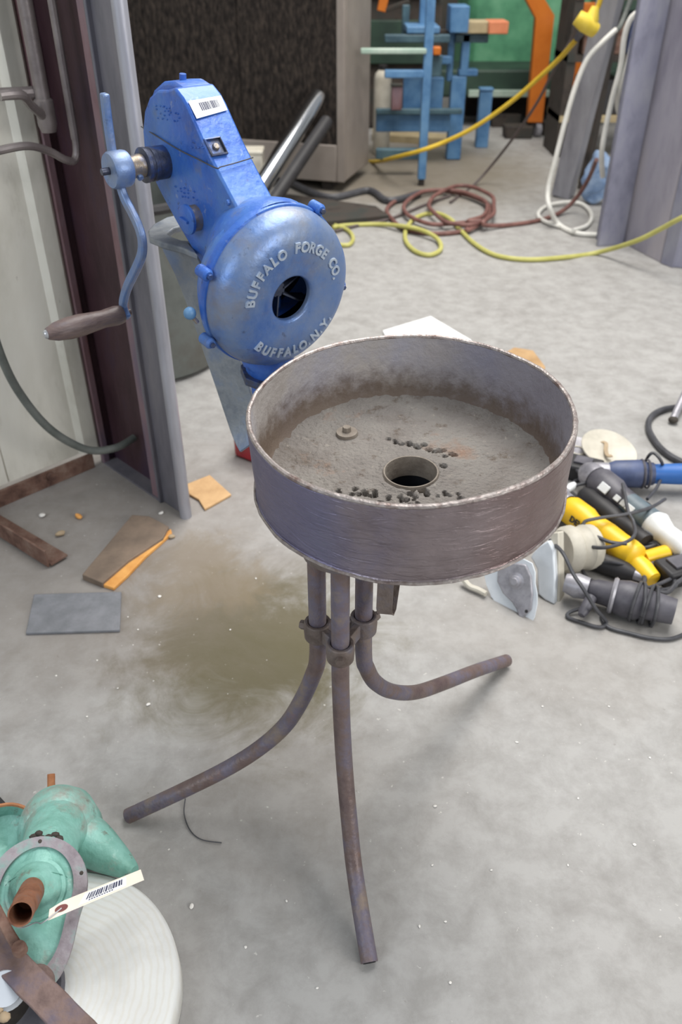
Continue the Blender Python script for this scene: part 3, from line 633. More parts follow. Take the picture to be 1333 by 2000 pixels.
# blower strap to the pan
stp = [blp(346,470,.035), blp(352,492,.033), blp(378,545,.02), blp(408,620,.012), blp(443,720,.01), blp(476,815,.01), blp(500,862,.012)]
m = MB().strip(smooth_path(stp, 5), (BN - BK*.35), .078, .007); strap = m.build('blower_strap', 'strap', forge, bevel=.002)
zs = blp(330,470,.035).z + .012; hp_ = [P(u, v, zs) for u, v in ((352,418),(325,424),(300,437),(289,450),(291,463),(318,474),(356,484),(386,496),(370,474),(336,462),(326,456),(340,445),(362,438))]
nh = len(hp_); MB().add(hp_ + [p - Z*.012 for p in hp_], [list(range(nh)), list(range(2*nh-1,nh-1,-1))] + [[i,nh+i,nh+(i+1) % nh,(i+1) % nh] for i in range(nh)]).build('strap_head', 'strap', strap, bevel=.003)
# outlet from the fan down to the tuyere under the pan
ox = smooth_path([bl(-.045,-.128,0), bl(-.032,-.15,-.002), bl(-.03,-.19,-.004), V((-.10,1.33,.565)), V((-.02,1.20,.525)), V((.097,1.042,.52))], 6)
MB().tube(ox, [.048]*6 + [.044]*6 + [.038]*(len(ox)-12), 20).build('air_pipe', 'blue', forge)
m = MB(); m.tube([bl(-.03,-.165,-.004), bl(-.03,-.18,-.004)], .056, 8); m.build('pipe_clamp', 'collar', forge)
# outlet blower nozzle: gap plate between casing and strap
m = MB().prism([(-.06,-.02),(-.06,-.13),(-.10,-.15),(-.13,-.05)], .006*sg, .018*sg, GMx); m.build('strap_gusset', 'blue', forge, bevel=.002)

# ================================================================ floor near the column
def plate(name, pix, thick, mname, label, cat, par=None, z=0.0, bev=.002):
    ps = [P(u, v, z+thick) for u, v in pix]; c = sum(ps, V((0,0,0)))/len(ps); n_ = len(ps)
    m = MB(); m.add(ps + [V((p.x,p.y,z)) for p in ps], [list(range(n_)), list(range(2*n_-1, n_-1, -1))] + [[i, n_+i, n_+(i+1) % n_, (i+1) % n_] for i in range(n_)])
    if par: return m.build(name, mname, par, bevel=bev)
    return tag(m.build(name, mname, loc=(c.x,c.y,z), bevel=bev), label, cat)
plate('slate_tile', [(50,1236),(66,1160),(237,1155),(234,1230)], .008, 'slate', 'dark grey rectangular slate tile lying flat on the concrete', 'tile')
wb = thing('broken_board', P(250,1070), 'dirty brown board with a freshly split orange edge near the column', 'board')
plate('board_body', [(160,1122),(258,1005),(292,1008),(330,1028),(318,1050),(250,1095),(200,1138)], .018, 'wood_dirty', '', '', wb)
plate('split_edge', [(196,1140),(222,1108),(262,1082),(300,1058),(334,1032),(336,1040),(285,1085),(250,1122),(222,1148)], .010, 'wood_fresh', '', '', wb)
plate('chipboard_scrap', [(362,946),(410,927),(452,965),(400,994),(388,975),(370,965)], .008, 'chip', 'square tan chipboard scrap right of the column foot', 'scrap')
# angle iron at the left edge
an = thing('angle_iron', P(60,1065), 'rusty steel angle iron on the floor at the left edge', 'angle iron')
a0 = P(-80,985,.03); a1 = P(92,1092,.03)
MB().bar(a0, a1, .006, .05, Z).build('upright_leg', 'rust', an, bevel=.001)
MB().bar(a0 + V((-.03,-.02,-.02)) + E1*.06, a1 + V((0,0,-.02)) + E1*.03, .05, .006, Z).build('flat_leg', 'rust', an, bevel=.001)
rr = random.Random(21)
def chunk(u, v, s, mname, label, cat, group=None, flat=.5):
    c = P(u, v, s*flat*.5); m = MB().ball(c, s, s*rr.uniform(.6,1), s*flat, 8, Matrix.Rotation(rr.uniform(0,3), 4, 'Z')); m.jitter(s*.35, .6/s, rr.random()*50)
    zmin = min(p.z for p in m.v)
    for p in m.v: p.z -= zmin - .0002
    return tag(m.build('debris_chip' if group else 'scrap_chip', mname, loc=(c.x,c.y,0)), label, cat, group)
chunk(155,1010,.013,'wood_fresh','small orange-tan wood chip on the floor below the wall','chip')
chunk(118,1045,.013,'debris_tan','pale tan crumb between the angle iron and broken board','crumb')
chunk(83,1008,.009,'debris','white crumb on the floor close to the base angle','crumb')
chunk(335,1050,.010,'debris_tan','tan splinter at the right end of the broken board','splinter')
chunk(315,1003,.007,'debris','white crumb at the foot of the grey channel','crumb')
for u, v, s in ((290,1376,.006),(312,1165,.005),(230,1345,.003),(850,1575,.004),(845,1690,.003),(1010,1060,.003),(375,1770,.006),(870,1800,.003),(250,1205,.003),(450,1230,.003),(500,1130,.003),(820,1810,.004),(1010,1450,.004),(1130,1560,.003),(1240,1650,.004),(960,1700,.003),(1060,1380,.003),(560,1760,.003),(480,1850,.003),(620,1930,.003),(880,1920,.003),(330,1660,.003),(260,1260,.002),(190,1290,.003),(110,1320,.003),(270,1230,.003),(170,1400,.003),(300,1330,.002),(1270,1480,.003),(1190,1380,.003),(1110,1690,.003)):
    chunk(u, v, s*.8, 'debris', 'tiny pale crumb scattered on the concrete floor', 'crumb', 'pale crumbs on the concrete floor', .35)
wl_ = smooth_path([P(362,1560,.003), P(360,1590,.003), P(372,1622,.003), P(395,1640,.003), P(433,1646,.003)])
tag(MB().tube(wl_, .0011, 6).build('wire_scrap', 'cord_black', loc=wl_[0]), 'thin dark curved wire lying beside the left leg', 'wire')
# red object behind the strap
rt = thing('red_toolbox', P(480,890), 'red metal box on the floor behind the pan and strap', 'box')
rb0 = P(462,893,0); RMx = axis_frame(rb0, Z, (.8,-.55,0))
MB().box((.10,.075,.045), (.22,.15,.09), RMx).build('box_body', 'red', rt, bevel=.01)
MB().box((.10,.075,.105), (.225,.155,.03), RMx).build('box_lid', 'red', rt, bevel=.01)
# drum
dc = (-.74,2.92,0)
dr = thing('plastic_drum', dc, 'grey-green round drum standing behind the blower', 'drum')
MB().lathe([(.0001,.004),(.275,.004),(.297,.018),(.305,.06),(.312,.3),(.318,.56),(.318,.60),(.305,.60),(.298,.30),(.285,.05),(.0001,.03)], Matrix.Translation(dc), 56).build('drum_body', 'bin', dr)
MB().lathe([(.318,.585),(.332,.588),(.336,.60),(.332,.612),(.312,.615),(.306,.60)], Matrix.Translation(dc), 56, closed=True).build('drum_rim', 'black', dr)

# ================================================================ far left: cooler, chrome tube
CCN = V((.02,5.30,0)); CL = V((-.955,.297,0)); CS = V((.297,.955,0))
def cl(a, b_, z): return CCN + CL*a + CS*b_ + Z*z
co = thing('evaporative_cooler', cl(.8,.25,0), 'big beige cabinet with a black fibre pad front behind the blower', 'cooler')
def cbox(a0,a1,b0,b1,z0,z1):
    ps = [cl(a,b_,z) for a in (a0,a1) for b_ in (b0,b1) for z in (z0,z1)]
    return MB().add(ps, [[0,1,3,2],[4,6,7,5],[0,4,5,1],[2,3,7,6],[0,2,6,4],[1,5,7,3]])
cbox(0,1.9,.03,.55,.06,1.7).build('cabinet_body', 'beige', co, bevel=.01)
cbox(0,.05,0,.03,.06,1.7).build('front_stile', 'beige', co, bevel=.006)
cbox(1.85,1.9,0,.03,.06,1.7).build('front_stile', 'beige', co, bevel=.006)
cbox(.05,1.85,0,.03,.06,.27).build('bottom_rail', 'beige', co, bevel=.006)
cbox(.05,1.85,0,.03,1.62,1.7).build('top_rail', 'beige', co, bevel=.006)
for k in range(3): cbox(.05+.6*k,.645+.6*k,.006,.03,.27,1.62).build('cooling_pad', 'pad', co)
for a in (.1,1.0,1.8): cbox(a,a+.06,.05,.5,0,.06).build('foot_rail', 'soot', co)
t0 = PY(520,350,4.75); t1 = PY(621,190,5.32)
ct = thing('chrome_tube', (t0.x,t0.y,0), 'shiny chrome tube leaning up against the black cooler pad', 'tube')
d = (t1-t0).normalized(); t0b = t0 + d*(-(t0.z-.03)/d.z)
MB().tube([t0b, t1], .052, 24).build('tube_wall', 'chrome', ct)
MB().lathe([(.0001,.001),(.046,.001),(.046,0)], axis_frame(t1, d), 20).build('tube_bore', 'black', ct)
tag(MB().tube([t0b + V((.10,-.03,.0)), t1 + V((.10,-.04,-.05)) - d*.12], .036, 18).build('black_pipe', 'black', loc=t0b), 'black pipe lying just under the shiny chrome tube', 'pipe')
bx = PY(490,312,5.0)
cbx = thing('cream_box', (bx.x, bx.y, 0), 'small cream box sitting low behind the gear case', 'box')
MB().box((bx.x,bx.y,bx.z/2+.02), (.14,.14,bx.z+.04)).build('box_body', 'cream', cbx, bevel=.006)
MB().box((bx.x,bx.y,bx.z+.05), (.15,.15,.02)).build('box_lid', 'cream', cbx, bevel=.006)
# dark hose and board lying before the cooler
hs = smooth_path([P(560,352,.03), P(640,385,.02), P(720,372,.02), P(760,392,.02), P(820,378,.02)]); tag(MB().tube(hs, .02, 10).build('hose', 'cord_black', loc=hs[0]), 'thick black hose on the floor in front of the cooler', 'hose')
plate('skid_board', [(560,378),(735,402),(760,420),(560,440),(520,420)], .035, 'soot', 'dark board lying on the floor below the cooler corner', 'board')
hs = smooth_path([P(655,452,.01), P(700,440,.01), P(760,428,.01), P(830,400,.01), P(880,382,.01)]); tag(MB().tube(hs, .008, 8).build('cord', 'cord_brown', loc=hs[0]), 'thin dark cord running along the floor to the hose coil', 'cord')

# ================================================================ blue machine stand
bs = thing('machine_stand', P(850,320), 'blue steel machine stand with tall legs and an orange wooden block', 'machine')
def pbar(name, u0, v0, u1, v1, y, wpx, mname, thick=.05, y1=None, par=None):
    a = PY(u0,v0,y); b_ = PY(u1,v1,y1 or y); wdt = wpx*a.y/F_PX*1.06
    return MB().bar(a, b_, wdt, thick, V((0,1,0))).build(name, mname, par or bs, bevel=.004)
def ground_y(u, v): return P(u, v).y
lg = P(823,362); MB().box((lg.x,lg.y,.54), (.05,.05,1.0)).build('front_leg', 'stand_blue', bs, bevel=.004)
MB().box((lg.x,lg.y,.02), (.035,.035,.05)).build('leg_foot', 'soot', bs)
def pbox(name, u0, v0, u1, v1, y, depth, mname, par=None):
    a = PY((u0+u1)/2, (v0+v1)/2, y); wdt = (u1-u0)*y/F_PX/ (ray(0,(v0+v1)/2).y) ; hgt = PY(u0,v0,y).z - PY(u0,v1,y).z
    return MB().box((a.x, y+depth/2, a.z), (wdt, depth, hgt)).build(name, mname, par or bs, bevel=.006)
pbox('top_rail',705,95,834,106,5.45,.05,'shelf'); pbox('upper_rail',752,137,828,153,5.46,.05,'stand_blue')
pbox('back_rail',752,68,880,84,6.0,.06,'stand_teal')
wg = P(892,313); pbox('wide_leg',878,152,906,314,wg.y,.10,'stand_blue')
pbox('post',876,58,887,160,wg.y+.02,.06,'stand_blue')
pbox('head_box',880,12,917,65,wg.y-.1,.22,'stand_blue')
pbox('panel',788,152,832,216,6.15,.05,'stand_blue'); pbox('panel',840,152,866,216,6.15,.05,'stand_blue')
pbox('lower_apron',735,222,880,258,6.1,.06,'stand_blue'); pbox('lower_rail',735,213,904,224,6.05,.05,'stand_teal')
pbox('tall_bar',821,-20,838,52,6.2,.05,'stand_blue'); pbox('tray',795,52,860,66,6.0,.3,'stand_blue')
pbox('bed',900,42,975,66,wg.y-.05,.18,'tan_board'); pbox('wood_block',955,42,994,67,wg.y-.08,.2,'orange_wood')
pbox('bracket_arm',902,66,918,140,wg.y,.06,'stand_blue'); pbox('bracket_foot',897,136,934,149,wg.y,.1,'stand_blue')
pbox('bed_frame',890,66,955,84,wg.y,.12,'stand_teal')
pbox('bottom_bar',735,292,818,312,5.75,.06,'stand_teal')
pbox('roller',847,92,862,108,5.9,.06,'orange'); pbox('roller_hub',842,108,864,150,5.95,.05,'stand_teal'); pbox('side_hub',862,110,884,126,wg.y-.04,.05,'stand_blue')
pbox('back_frame',786,10,800,70,6.3,.05,'stand_teal'); pbox('cross_bar',800,58,905,68,6.25,.05,'soot')
sl_ = P(940,287); tag(MB().box((sl_.x, sl_.y, .19), (.09,.08,.38)).box((sl_.x, sl_.y, .39), (.10,.09,.02)).build('stub_post', 'stand_blue', loc=(sl_.x,sl_.y,0), bevel=.006), 'short blue square post right of the blue machine stand', 'post')
plate('tan_plank', [(728,250),(880,262),(884,272),(728,262)], .05, 'tan_board', 'long tan plank on the floor under the blue stand', 'plank')
pk = thing('pink_panel', P(775,250), 'small leaning pinkish panel behind the blue stand leg', 'panel')
pbox('panel_sheet',765,168,786,216,5.95,.03,'flange',pk); pbox('panel_cap',764,164,788,170,5.94,.05,'soot',pk)
cw = thing('cream_canister', P(748,200), 'cream canister standing between the cooler and blue stand', 'canister')
pc_ = PY(748,165,6.4); MB().lathe([(.0001,0),(.055,0),(.06,.02),(.06,pc_.z+.04),(.05,pc_.z+.07),(.03,pc_.z+.09),(.0001,pc_.z+.09)], Matrix.Translation((pc_.x,pc_.y,0)), 20).build('canister_body', 'cream', cw)
MB().lathe([(.03,pc_.z+.09),(.03,pc_.z+.12),(.0001,pc_.z+.12)], Matrix.Translation((pc_.x,pc_.y,0)), 14).build('cap', 'black', cw)
ol = thing('orange_clamp', PY(745,12,6.6), 'orange hanging clamp at the top beside the cooler', 'clamp')
pbar('jaw',752,-10,745,22,6.6,14,'orange',par=ol); pbar('bar',752,20,800,2,6.6,6,'soot',par=ol)
# sooty machinery behind the stand
mc = thing('old_machine', (.52,7.62,0), 'dark sooty machine body behind the blue stand', 'machine')
MB().box((.40,7.62,.45), (.76,.5,.9)).build('machine_base', 'soot', mc, bevel=.02); MB().box((.40,7.62,1.05), (.7,.35,.3)).build('machine_head', 'soot', mc, bevel=.02)
MB().box((.42,7.35,.62), (.5,.04,.3)).build('machine_panel', 'green_dark', mc, bevel=.01)
MB().tube([(.1,7.34,.98),(.76,7.34,.98)], .05, 14).build('machine_shaft', 'orange_wood', mc)

# ================================================================ green machine, orange frame
gm = thing('green_machine', (2.0,8.3,0), 'large green machine cabinet behind the orange frame', 'machine')
g0 = PY(905,150,7.9); g1 = PY(1230,150,7.9)
MB().box(((g0.x+g1.x)/2, 8.3, .95), (g1.x-g0.x, .8, 1.5)).build('cabinet', 'green', gm, bevel=.08)
pbox('shelf_edge',916,176,1074,190,7.35,.05,'shelf',gm); MB().box(((g0.x+g1.x)/2-.3, 7.65, .33), (1.5,.55,.20)).build('shelf_box', 'green_dark', gm, bevel=.02)
MB().box(((g0.x+g1.x)/2, 8.3, .1), (g1.x-g0.x-.1, .7, .2)).build('plinth', 'soot', gm)
MB().box((g1.x-.15, 7.86, .9), (.55,.06,1.3)).build('side_panel', 'green_dark', gm, bevel=.02)
of = thing('orange_gantry', P(1048,262), 'orange steel frame upright with a bent top on a caster', 'frame')
yy = 7.0; pl_ = [PY(u, v, yy) for u, v in ((1018,-40),(1028,0),(1047,36),(1031,240),(1061,240),(1084,30),(1066,0),(1054,-40))]
FM = frame(V((0,yy,0)), V((1,0,0)), V((0,0,1)), V((0,-1,0)))
MB().prism([(p.x,p.z) for p in pl_], -.08, .0, FM).build('upright', 'orange', of, bevel=.006)
cpx_ = P(1050,275,.05); MB().lathe([(.0001,-.02),(.05,-.02),(.05,.02),(.0001,.02)], axis_frame((PY(1050,258,yy+.02).x, yy+.03, .055), (1,.2,0)), 20).build('caster_wheel', 'tool_grey', of)
zb = PY(1046,240,yy).z; MB().box((PY(1046,240,yy).x, yy+.03, (zb+.1)/2), (.06,.03,max(.04,zb-.08))).build('caster_fork', 'soot', of)
pbox('second_upright',1110,10,1150,240,7.35,.08,'orange',of)
# dark clutter under the green machine
for k, (u, v, s) in enumerate(((985,245,.1),(1010,268,.09),(1085,262,.1))):
    c = P(u,v,0); lb = ['black scrap block under the green shelf, nearest the stub post','black scrap block below the orange frame','black scrap block between orange frame and leaning tube'][k]
    tag(MB().box((c.x,c.y,s*.5), (s*2.4,s*1.6,s)).jitter(.015,9,k).build('scrap_block', 'soot', loc=(c.x,c.y,0), bevel=.01), lb, 'block')

# ================================================================ right: steel column, leaning tube, cords
RC0 = P(1168,482); RC1 = P(1218,478); RC2 = P(1290,513); RC3 = P(1312,522); RC4 = RC3 + V((.30,-.10,0))
sc = thing('steel_column', (1.5,4.1,0), 'wide grey-violet steel column standing at the right edge', 'column')
def vplate(name, a, b_, thick, mname, par, z1=2.6):
    d = (b_-a); d.z = 0; d.normalize(); nn = V((-d.y, d.x, 0)); nn = nn if nn.y > 0 else -nn
    ps = [q + Z*z for q in (a, b_, b_+nn*thick, a+nn*thick) for z in (0, z1)]
    return MB().add(ps, [[0,2,3,1],[2,4,5,3],[4,6,7,5],[6,0,1,7],[0,6,4,2],[1,3,5,7]]).build(name, mname, par, bevel=.004)
M['viol'] = mat('weathered_violet_steel', [(132,128,140),(158,154,164),(170,164,170)], .5, .2, 5, .3, 40, (1,1,.3))
M['viol_d'] = mat('weathered_dark_steel', [(104,104,120),(134,134,150),(150,150,160)], .5, .2, 6, .5, 22, (1,1,.5))
vplate('flange', RC0, RC1, .02, 'viol_d', sc); vplate('web_face', RC1 + V((.004,.03,0)), RC2, .012, 'viol', sc); vplate('lip', RC2 + V((-.004,-.012,0)), RC3 + V((0,-.012,0)), .03, 'viol_d', sc); vplate('far_flange', RC3, RC4, .015, 'viol_d', sc)
vplate('back_plate', RC0 + V((.02,.12,0)), RC4 + V((0,.25,0)), .012, 'viol_d', sc)
lt0 = P(1100,384,.0); lt1 = PY(1193,0,5.0)
dl = (lt1-lt0).normalized(); lt = thing('square_tube', lt0, 'pale grey square steel tube leaning behind the white cord', 'tube')
MB().bar(lt0 + Z*.012, lt1 + dl*1.2, .115, .10, V((-.5,-.8,0))).build('tube_body', 'galv', lt, bevel=.004)
tag(MB().bar(P(1138,372)+Z*.012, PY(1216,0,5.5)+V((0,0,.6)), .04, .10, V((-.5,-.8,0))).build('flat_bar', 'soot', loc=P(1138,372), bevel=.003), 'dark flat bar standing just right of the leaning square tube', 'bar')
def cord(name, pts, r, mname, label, cat, seg=10, n_=8):
    sp = smooth_path(pts, n_); return tag(MB().tube(sp, r, seg).build(name, mname, loc=sp[0]), label, cat)
cord('electric_cable', [PY(1204,58,4.75),PY(1178,82,4.72),PY(1150,112,4.7),PY(1128,160,4.68),PY(1108,225,4.65),PY(1086,310,4.62),PY(1071,370,4.60),PY(1074,405,4.55),P(1092,438,.02),P(1125,455,.014),P(1166,459,.014)], .013, 'cord_white', 'thick white cord draped over the leaning tube down to the floor', 'cord')
cord('electric_cable', [PY(1252,20,4.45),PY(1232,38,4.45),PY(1220,75,4.45),PY(1213,130,4.45),PY(1196,195,4.45),PY(1184,250,4.45),PY(1176,300,4.45),PY(1178,345,4.5)], .013, 'cord_white', 'left strand of white cord hanging from the right column', 'cord')
cord('electric_cable', [PY(1258,30,4.4),PY(1242,58,4.4),PY(1230,110,4.4),PY(1217,160,4.42),PY(1206,200,4.5),PY(1212,240,4.6),PY(1206,300,4.7)], .011, 'cord_white', 'right strand of white cord hanging beside the right column', 'cord')
cord('electric_cable', [P(1096,443,.014),P(1064,432,.014),P(1052,418,.014),P(1070,402,.014),P(1110,395,.02),P(1140,400,.014),P(1156,420,.014),P(1148,440,.014),P(1120,450,.03)], .011, 'cord_white', 'loop of off-white cord lying around the leaning tube foot', 'cord')
cord('rubber_cord', [PY(1236,-10,4.85),PY(1222,28,4.82),PY(1212,52,4.78),PY(1204,60,4.75)], .012, 'hose_grey', 'grey cord end joined to the white cord at the top right', 'cord')
yp = thing('extension_cord', P(730,318), 'bright yellow extension cord with big yellow plug strung above the floor', 'cord')
yc = smooth_path([PY(1126,78,4.75),PY(1098,110,4.9),PY(1060,146,5.0),PY(1000,198,5.1),PY(930,247,5.2),PY(870,277,5.27),PY(820,295,5.3),PY(770,308,5.5),PY(742,315,5.9),PY(715,316,6.3)])
MB().tube(yc, .0125, 10).build('cord', 'cord_yellow', yp)
py_ = smooth_path([PY(1180,-30,4.72),PY(1172,5,4.72),PY(1160,32,4.72)]); MB().tube(py_, .0125, 10).build('cord', 'cord_yellow', yp)
ph = [PY(1164,12,4.72),PY(1158,35,4.72),PY(1150,50,4.72)]; MB().tube(ph, [.018,.034,.04], 12).build('plug_neck', 'plug_yellow', yp)
MB().tube([PY(1128,34,4.72),PY(1145,46,4.71),PY(1163,60,4.72)], [.034,.042,.034], 12).build('plug_body', 'plug_yellow', yp)
MB().tube([PY(1142,52,4.72),PY(1133,68,4.74),PY(1126,78,4.75)], [.022,.018,.014], 10).build('socket', 'tool_dark', yp)
cord('thin_cord', [PY(1128,44,4.9),PY(1118,75,4.95),PY(1096,112,5.0),PY(1076,150,5.1),PY(1050,200,5.2),PY(1010,260,5.35),PY(965,318,5.5),P(925,362,.01),P(880,395,.01)], .008, 'cord_brown', 'thin brown cord slanting down to the red hose coil', 'cord')
cord('hose', [PY(1420,385,3.6),PY(1333,425,3.72),PY(1290,448,3.82),PY(1240,472,3.92),P(1165,494,.012),P(1100,503,.012),P(1030,507,.012),P(970,499,.012),P(930,478,.012),P(900,450,.012),P(880,428,.012),P(850,416,.012),P(815,424,.012),P(795,445,.012),P(793,470,.012),P(812,491,.012),P(840,498,.012),P(861,487,.014),P(856,468,.02),P(830,452,.034),P(795,443,.036),P(740,438,.014),P(680,440,.012),P(650,444,.012)], .0115, 'hose_lime', 'yellow-green hose looping across the floor to the right column', 'hose')
cord('hose', [P(655,440,.012),P(680,450,.012),P(690,465,.012),P(682,478,.012),P(660,478,.012)], .0105, 'hose_lime', 'short yellow-green hose tail beside the blower', 'hose')
def loop(cu, cv, ru, rv, a0, turns, k=18, z=.014, wob=6, seed=0):
    r2 = random.Random(seed); out = []
    for i in range(int(k*turns)+1):
        a = a0 + 2*math.pi*i/k; out.append((cu + (ru + r2.uniform(-wob,wob))*math.cos(a), cv + (rv + r2.uniform(-wob,wob)*.35)*math.sin(a), z + .012*(i/k)))
    return out
pts = loop(858,415,100,42,1.0,1.0,14,.012,4,1) + loop(872,405,82,34,1.0,1.0,14,.026,6,2) + loop(905,402,62,38,.9,1.0,14,.04,5,3)
pts += [(950,440,.03),(985,440,.014),(1035,434,.012),(1075,424,.012),(1105,408,.03),(1130,382,.10),(1150,350,.2),(1166,312,.34)]
cord('hose', [P(*q) for q in pts], .0115, 'hose_red', 'brown-red hose coiled on the floor in front of the blue stand', 'hose')
c = P(1160,398,0) ; m = MB()
m.lathe([(max(1e-4, math.sin(math.pi*i/26)), -math.cos(math.pi*i/26)) for i in range(27)], Matrix.Translation(c + Z*.15) @ Matrix.Diagonal((.075,.06,.16,1)), 36)
for i_, p in enumerate(m.v): m.v[i_] = p + noise.noise_vector(p*11)*.035 + noise.noise_vector(p*26)*.014
zm = min(p.z for p in m.v)
for p in m.v: p.z -= zm - .002
tag(m.build('crumpled_bag', 'rag', loc=c), 'pale blue crumpled bag between leaning tube and right column', 'bag')
ck = thing('storage_rack', (1.95,6.5,0), 'dark cluttered rack in the gap between leaning tube and right column', 'rack')
for x_ in (1.55,2.35): MB().box((x_,6.5,.6), (.06,.4,1.2)).build('upright', 'soot', ck)
for z_, mn in ((.25,'tan_board'),(.62,'soot'),(.98,'rust')): MB().box((1.95,6.5,z_), (.86,.42,.04)).build('shelf', mn, ck)
for z_, x_, mn, h_ in ((.27,1.8,'black',.22),(.27,2.1,'cream',.16),(.64,1.75,'rust',.2),(.64,2.05,'tool_navy',.24),(1.0,1.9,'soot',.2)): MB().box((x_,6.48,z_+h_/2), (.26,.3,h_)).build('crate', mn, ck, bevel=.01)
plate('tan_board', [(1130,330),(1165,322),(1172,345),(1125,352)], .02, 'tan_board', 'tan board on the floor behind the white cords', 'board')

# mid floor
plate('plastic_sheet', [(748,645),(842,617),(922,664),(905,692),(770,690)], .010, 'sheet', 'bright white square sheet on the floor behind the pan', 'sheet', bev=.003)
plate('cardboard_scrap', [(978,694),(1005,678),(1042,684),(1066,716),(1060,745),(1000,730)], .02, 'kraft', 'torn brown cardboard scrap behind the pan rim', 'cardboard')
cord('hose', [P(1380,770,.03),P(1333,792,.012),P(1295,800,.012),P(1272,815,.012),P(1268,838,.012),P(1285,868,.012),P(1310,890,.012),P(1345,908,.012)], .0095, 'cord_black', 'thick black cable loop on the floor at the right edge', 'cable')
kn_ = thing('grey_tool_handle', P(1325,815), 'grey bar leaning into frame above the black cable loop', 'bar')
MB().tube([P(1314,822,.012), P(1338,770,.05), P(1370,720,.09)], .012, 10).build('shaft', 'tool_grey', kn_); MB().ball(P(1316,820,.014), .016, .014, .012).build('knob_end', 'soot', kn_)

# ================================================================ heap of power tools
def along(a, b_, prof, up=Z, flat=1.0, seg=24):
    a, b_ = V(a), V(b_); d = b_-a; L = d.length; d.normalize(); sd = d.cross(V(up)).normalized(); u2 = sd.cross(d)
    mt = frame(a, sd, u2*flat, d); return MB().lathe([(max(r,1e-4), t*L) for t, r in prof], mt, seg)
# yellow grinder
ya, yb = P(1108,990,.05), P(1246,1092,.045)
yg = thing('angle_grinder', (ya.x*.5+yb.x*.5, ya.y*.5+yb.y*.5, 0), 'yellow angle grinder with black lettering in the tool heap', 'power tool')
along(ya, yb, [(0,0),(0,.030),(.06,.038),(.28,.038),(.36,.032),(.46,.034),(.58,.036),(.74,.034),(.88,.036),(.97,.034),(1.0,.026),(1.02,0)]).build('motor_housing', 'tool_yellow', yg)
hd = ya + (ya-yb).normalized()*.03
along(ya, hd - (yb-ya).normalized()*.03, [(0,.034),(.5,.036),(.9,.03),(1,.02),(1.01,0)]).build('gear_head', 'tool_grey', yg)
along(hd + Z*.0, hd + V((-.02,-.02,-.045)), [(0,0),(0,.022),(.5,.022),(.55,.055),(.62,.057),(.68,.055),(.7,0)]).build('wheel_guard', 'tool_dark', yg)
along(yb - (yb-ya)*.1 - Z*.012, yb + (yb-ya).normalized()*.03 + V((.01,-.03,-.02)), [(0,.026),(.6,.028),(1,.022),(1.02,0)]).build('rear_grip', 'tool_yellow', yg)
vs, fs = text_mesh('DEWALT', .023, .0006)
dY = (yb-ya).normalized(); sdY = dY.cross(Z).normalized(); tn = (CAM - (ya+yb)/2).normalized(); tn = (tn - dY*tn.dot(dY)).normalized()
bn = (-tn*1.0).cross(dY); low = (tn + V((0,-.1,-.45)) ); low = (low - dY*low.dot(dY)).normalized(); tu = low.cross(dY).normalized(); 
if tu.z < 0: tu = -tu
base = ya + (yb-ya)*.39 + low*.0388 - tu*.008
MB().add([base + dY*v.x + tu*v.y + low*(v.z+.0012) for v in vs], fs).build('brand_lettering', 'black', yg)
ba_ = thing('battery_pack', P(1280,1092), 'yellow and grey battery end right of the yellow grinder', 'battery')
p0, p1 = P(1258,1092,.03), P(1306,1080,.03); along(p0, p1, [(0,0),(0,.02),(.9,.022),(1,.016),(1.01,0)]).build('yellow_grip', 'tool_yellow', ba_); along(p0 - Z*.016 + V((-.02,-.02,0)), p1 - Z*.012 + V((0,-.02,0)), [(0,0),(0,.02),(1,.02),(1.01,0)]).build('grey_base', 'tool_dark', ba_)
# grey-teal grinder with white patches
ta, tb = P(1165,935,.055), P(1345,1078,.05)
tg = thing('angle_grinder', ((ta.x+tb.x)/2, (ta.y+tb.y)/2, 0), 'grey angle grinder with white patches and pale grip in the tool heap', 'power tool')
along(ta, tb, [(0,0),(0,.034),(.05,.042),(.2,.042),(.26,.034),(.6,.033),(.66,.036)]).build('motor_housing', 'tool_dark', tg)
along(ta.lerp(tb,.36), ta.lerp(tb,.66), [(0,.0335),(.5,.0345),(1,.0365)]).build('grey_sleeve', 'tool_teal', tg)
along(ta.lerp(tb,.64), tb, [(0,.036),(.12,.041),(.22,.036),(.4,.028),(.75,.030),(1,.026),(1.01,0)]).build('pale_grip', 'tool_white', tg)
dT = (tb-ta).normalized(); tn = (CAM-(ta+tb)/2); tn = (tn - dT*tn.dot(dT)).normalized(); sT = dT.cross(tn)
for t, wv, hv in ((.20,.034,.024),(.335,.020,.016),(.405,.018,.016),(.475,.028,.018)):
    c = ta.lerp(tb, t) + tn*(.0415 if t < .25 else .034) ; MB().box((0,0,0), (hv,.004,wv), frame(c - sT*(-.006), sT, tn, dT)).build('white_patch', 'tool_white', tg, bevel=.0015)
along(ta, ta - dT*.05, [(0,.036),(.6,.036),(1,.024),(1.01,0)]).build('gear_head', 'tool_grey', tg)
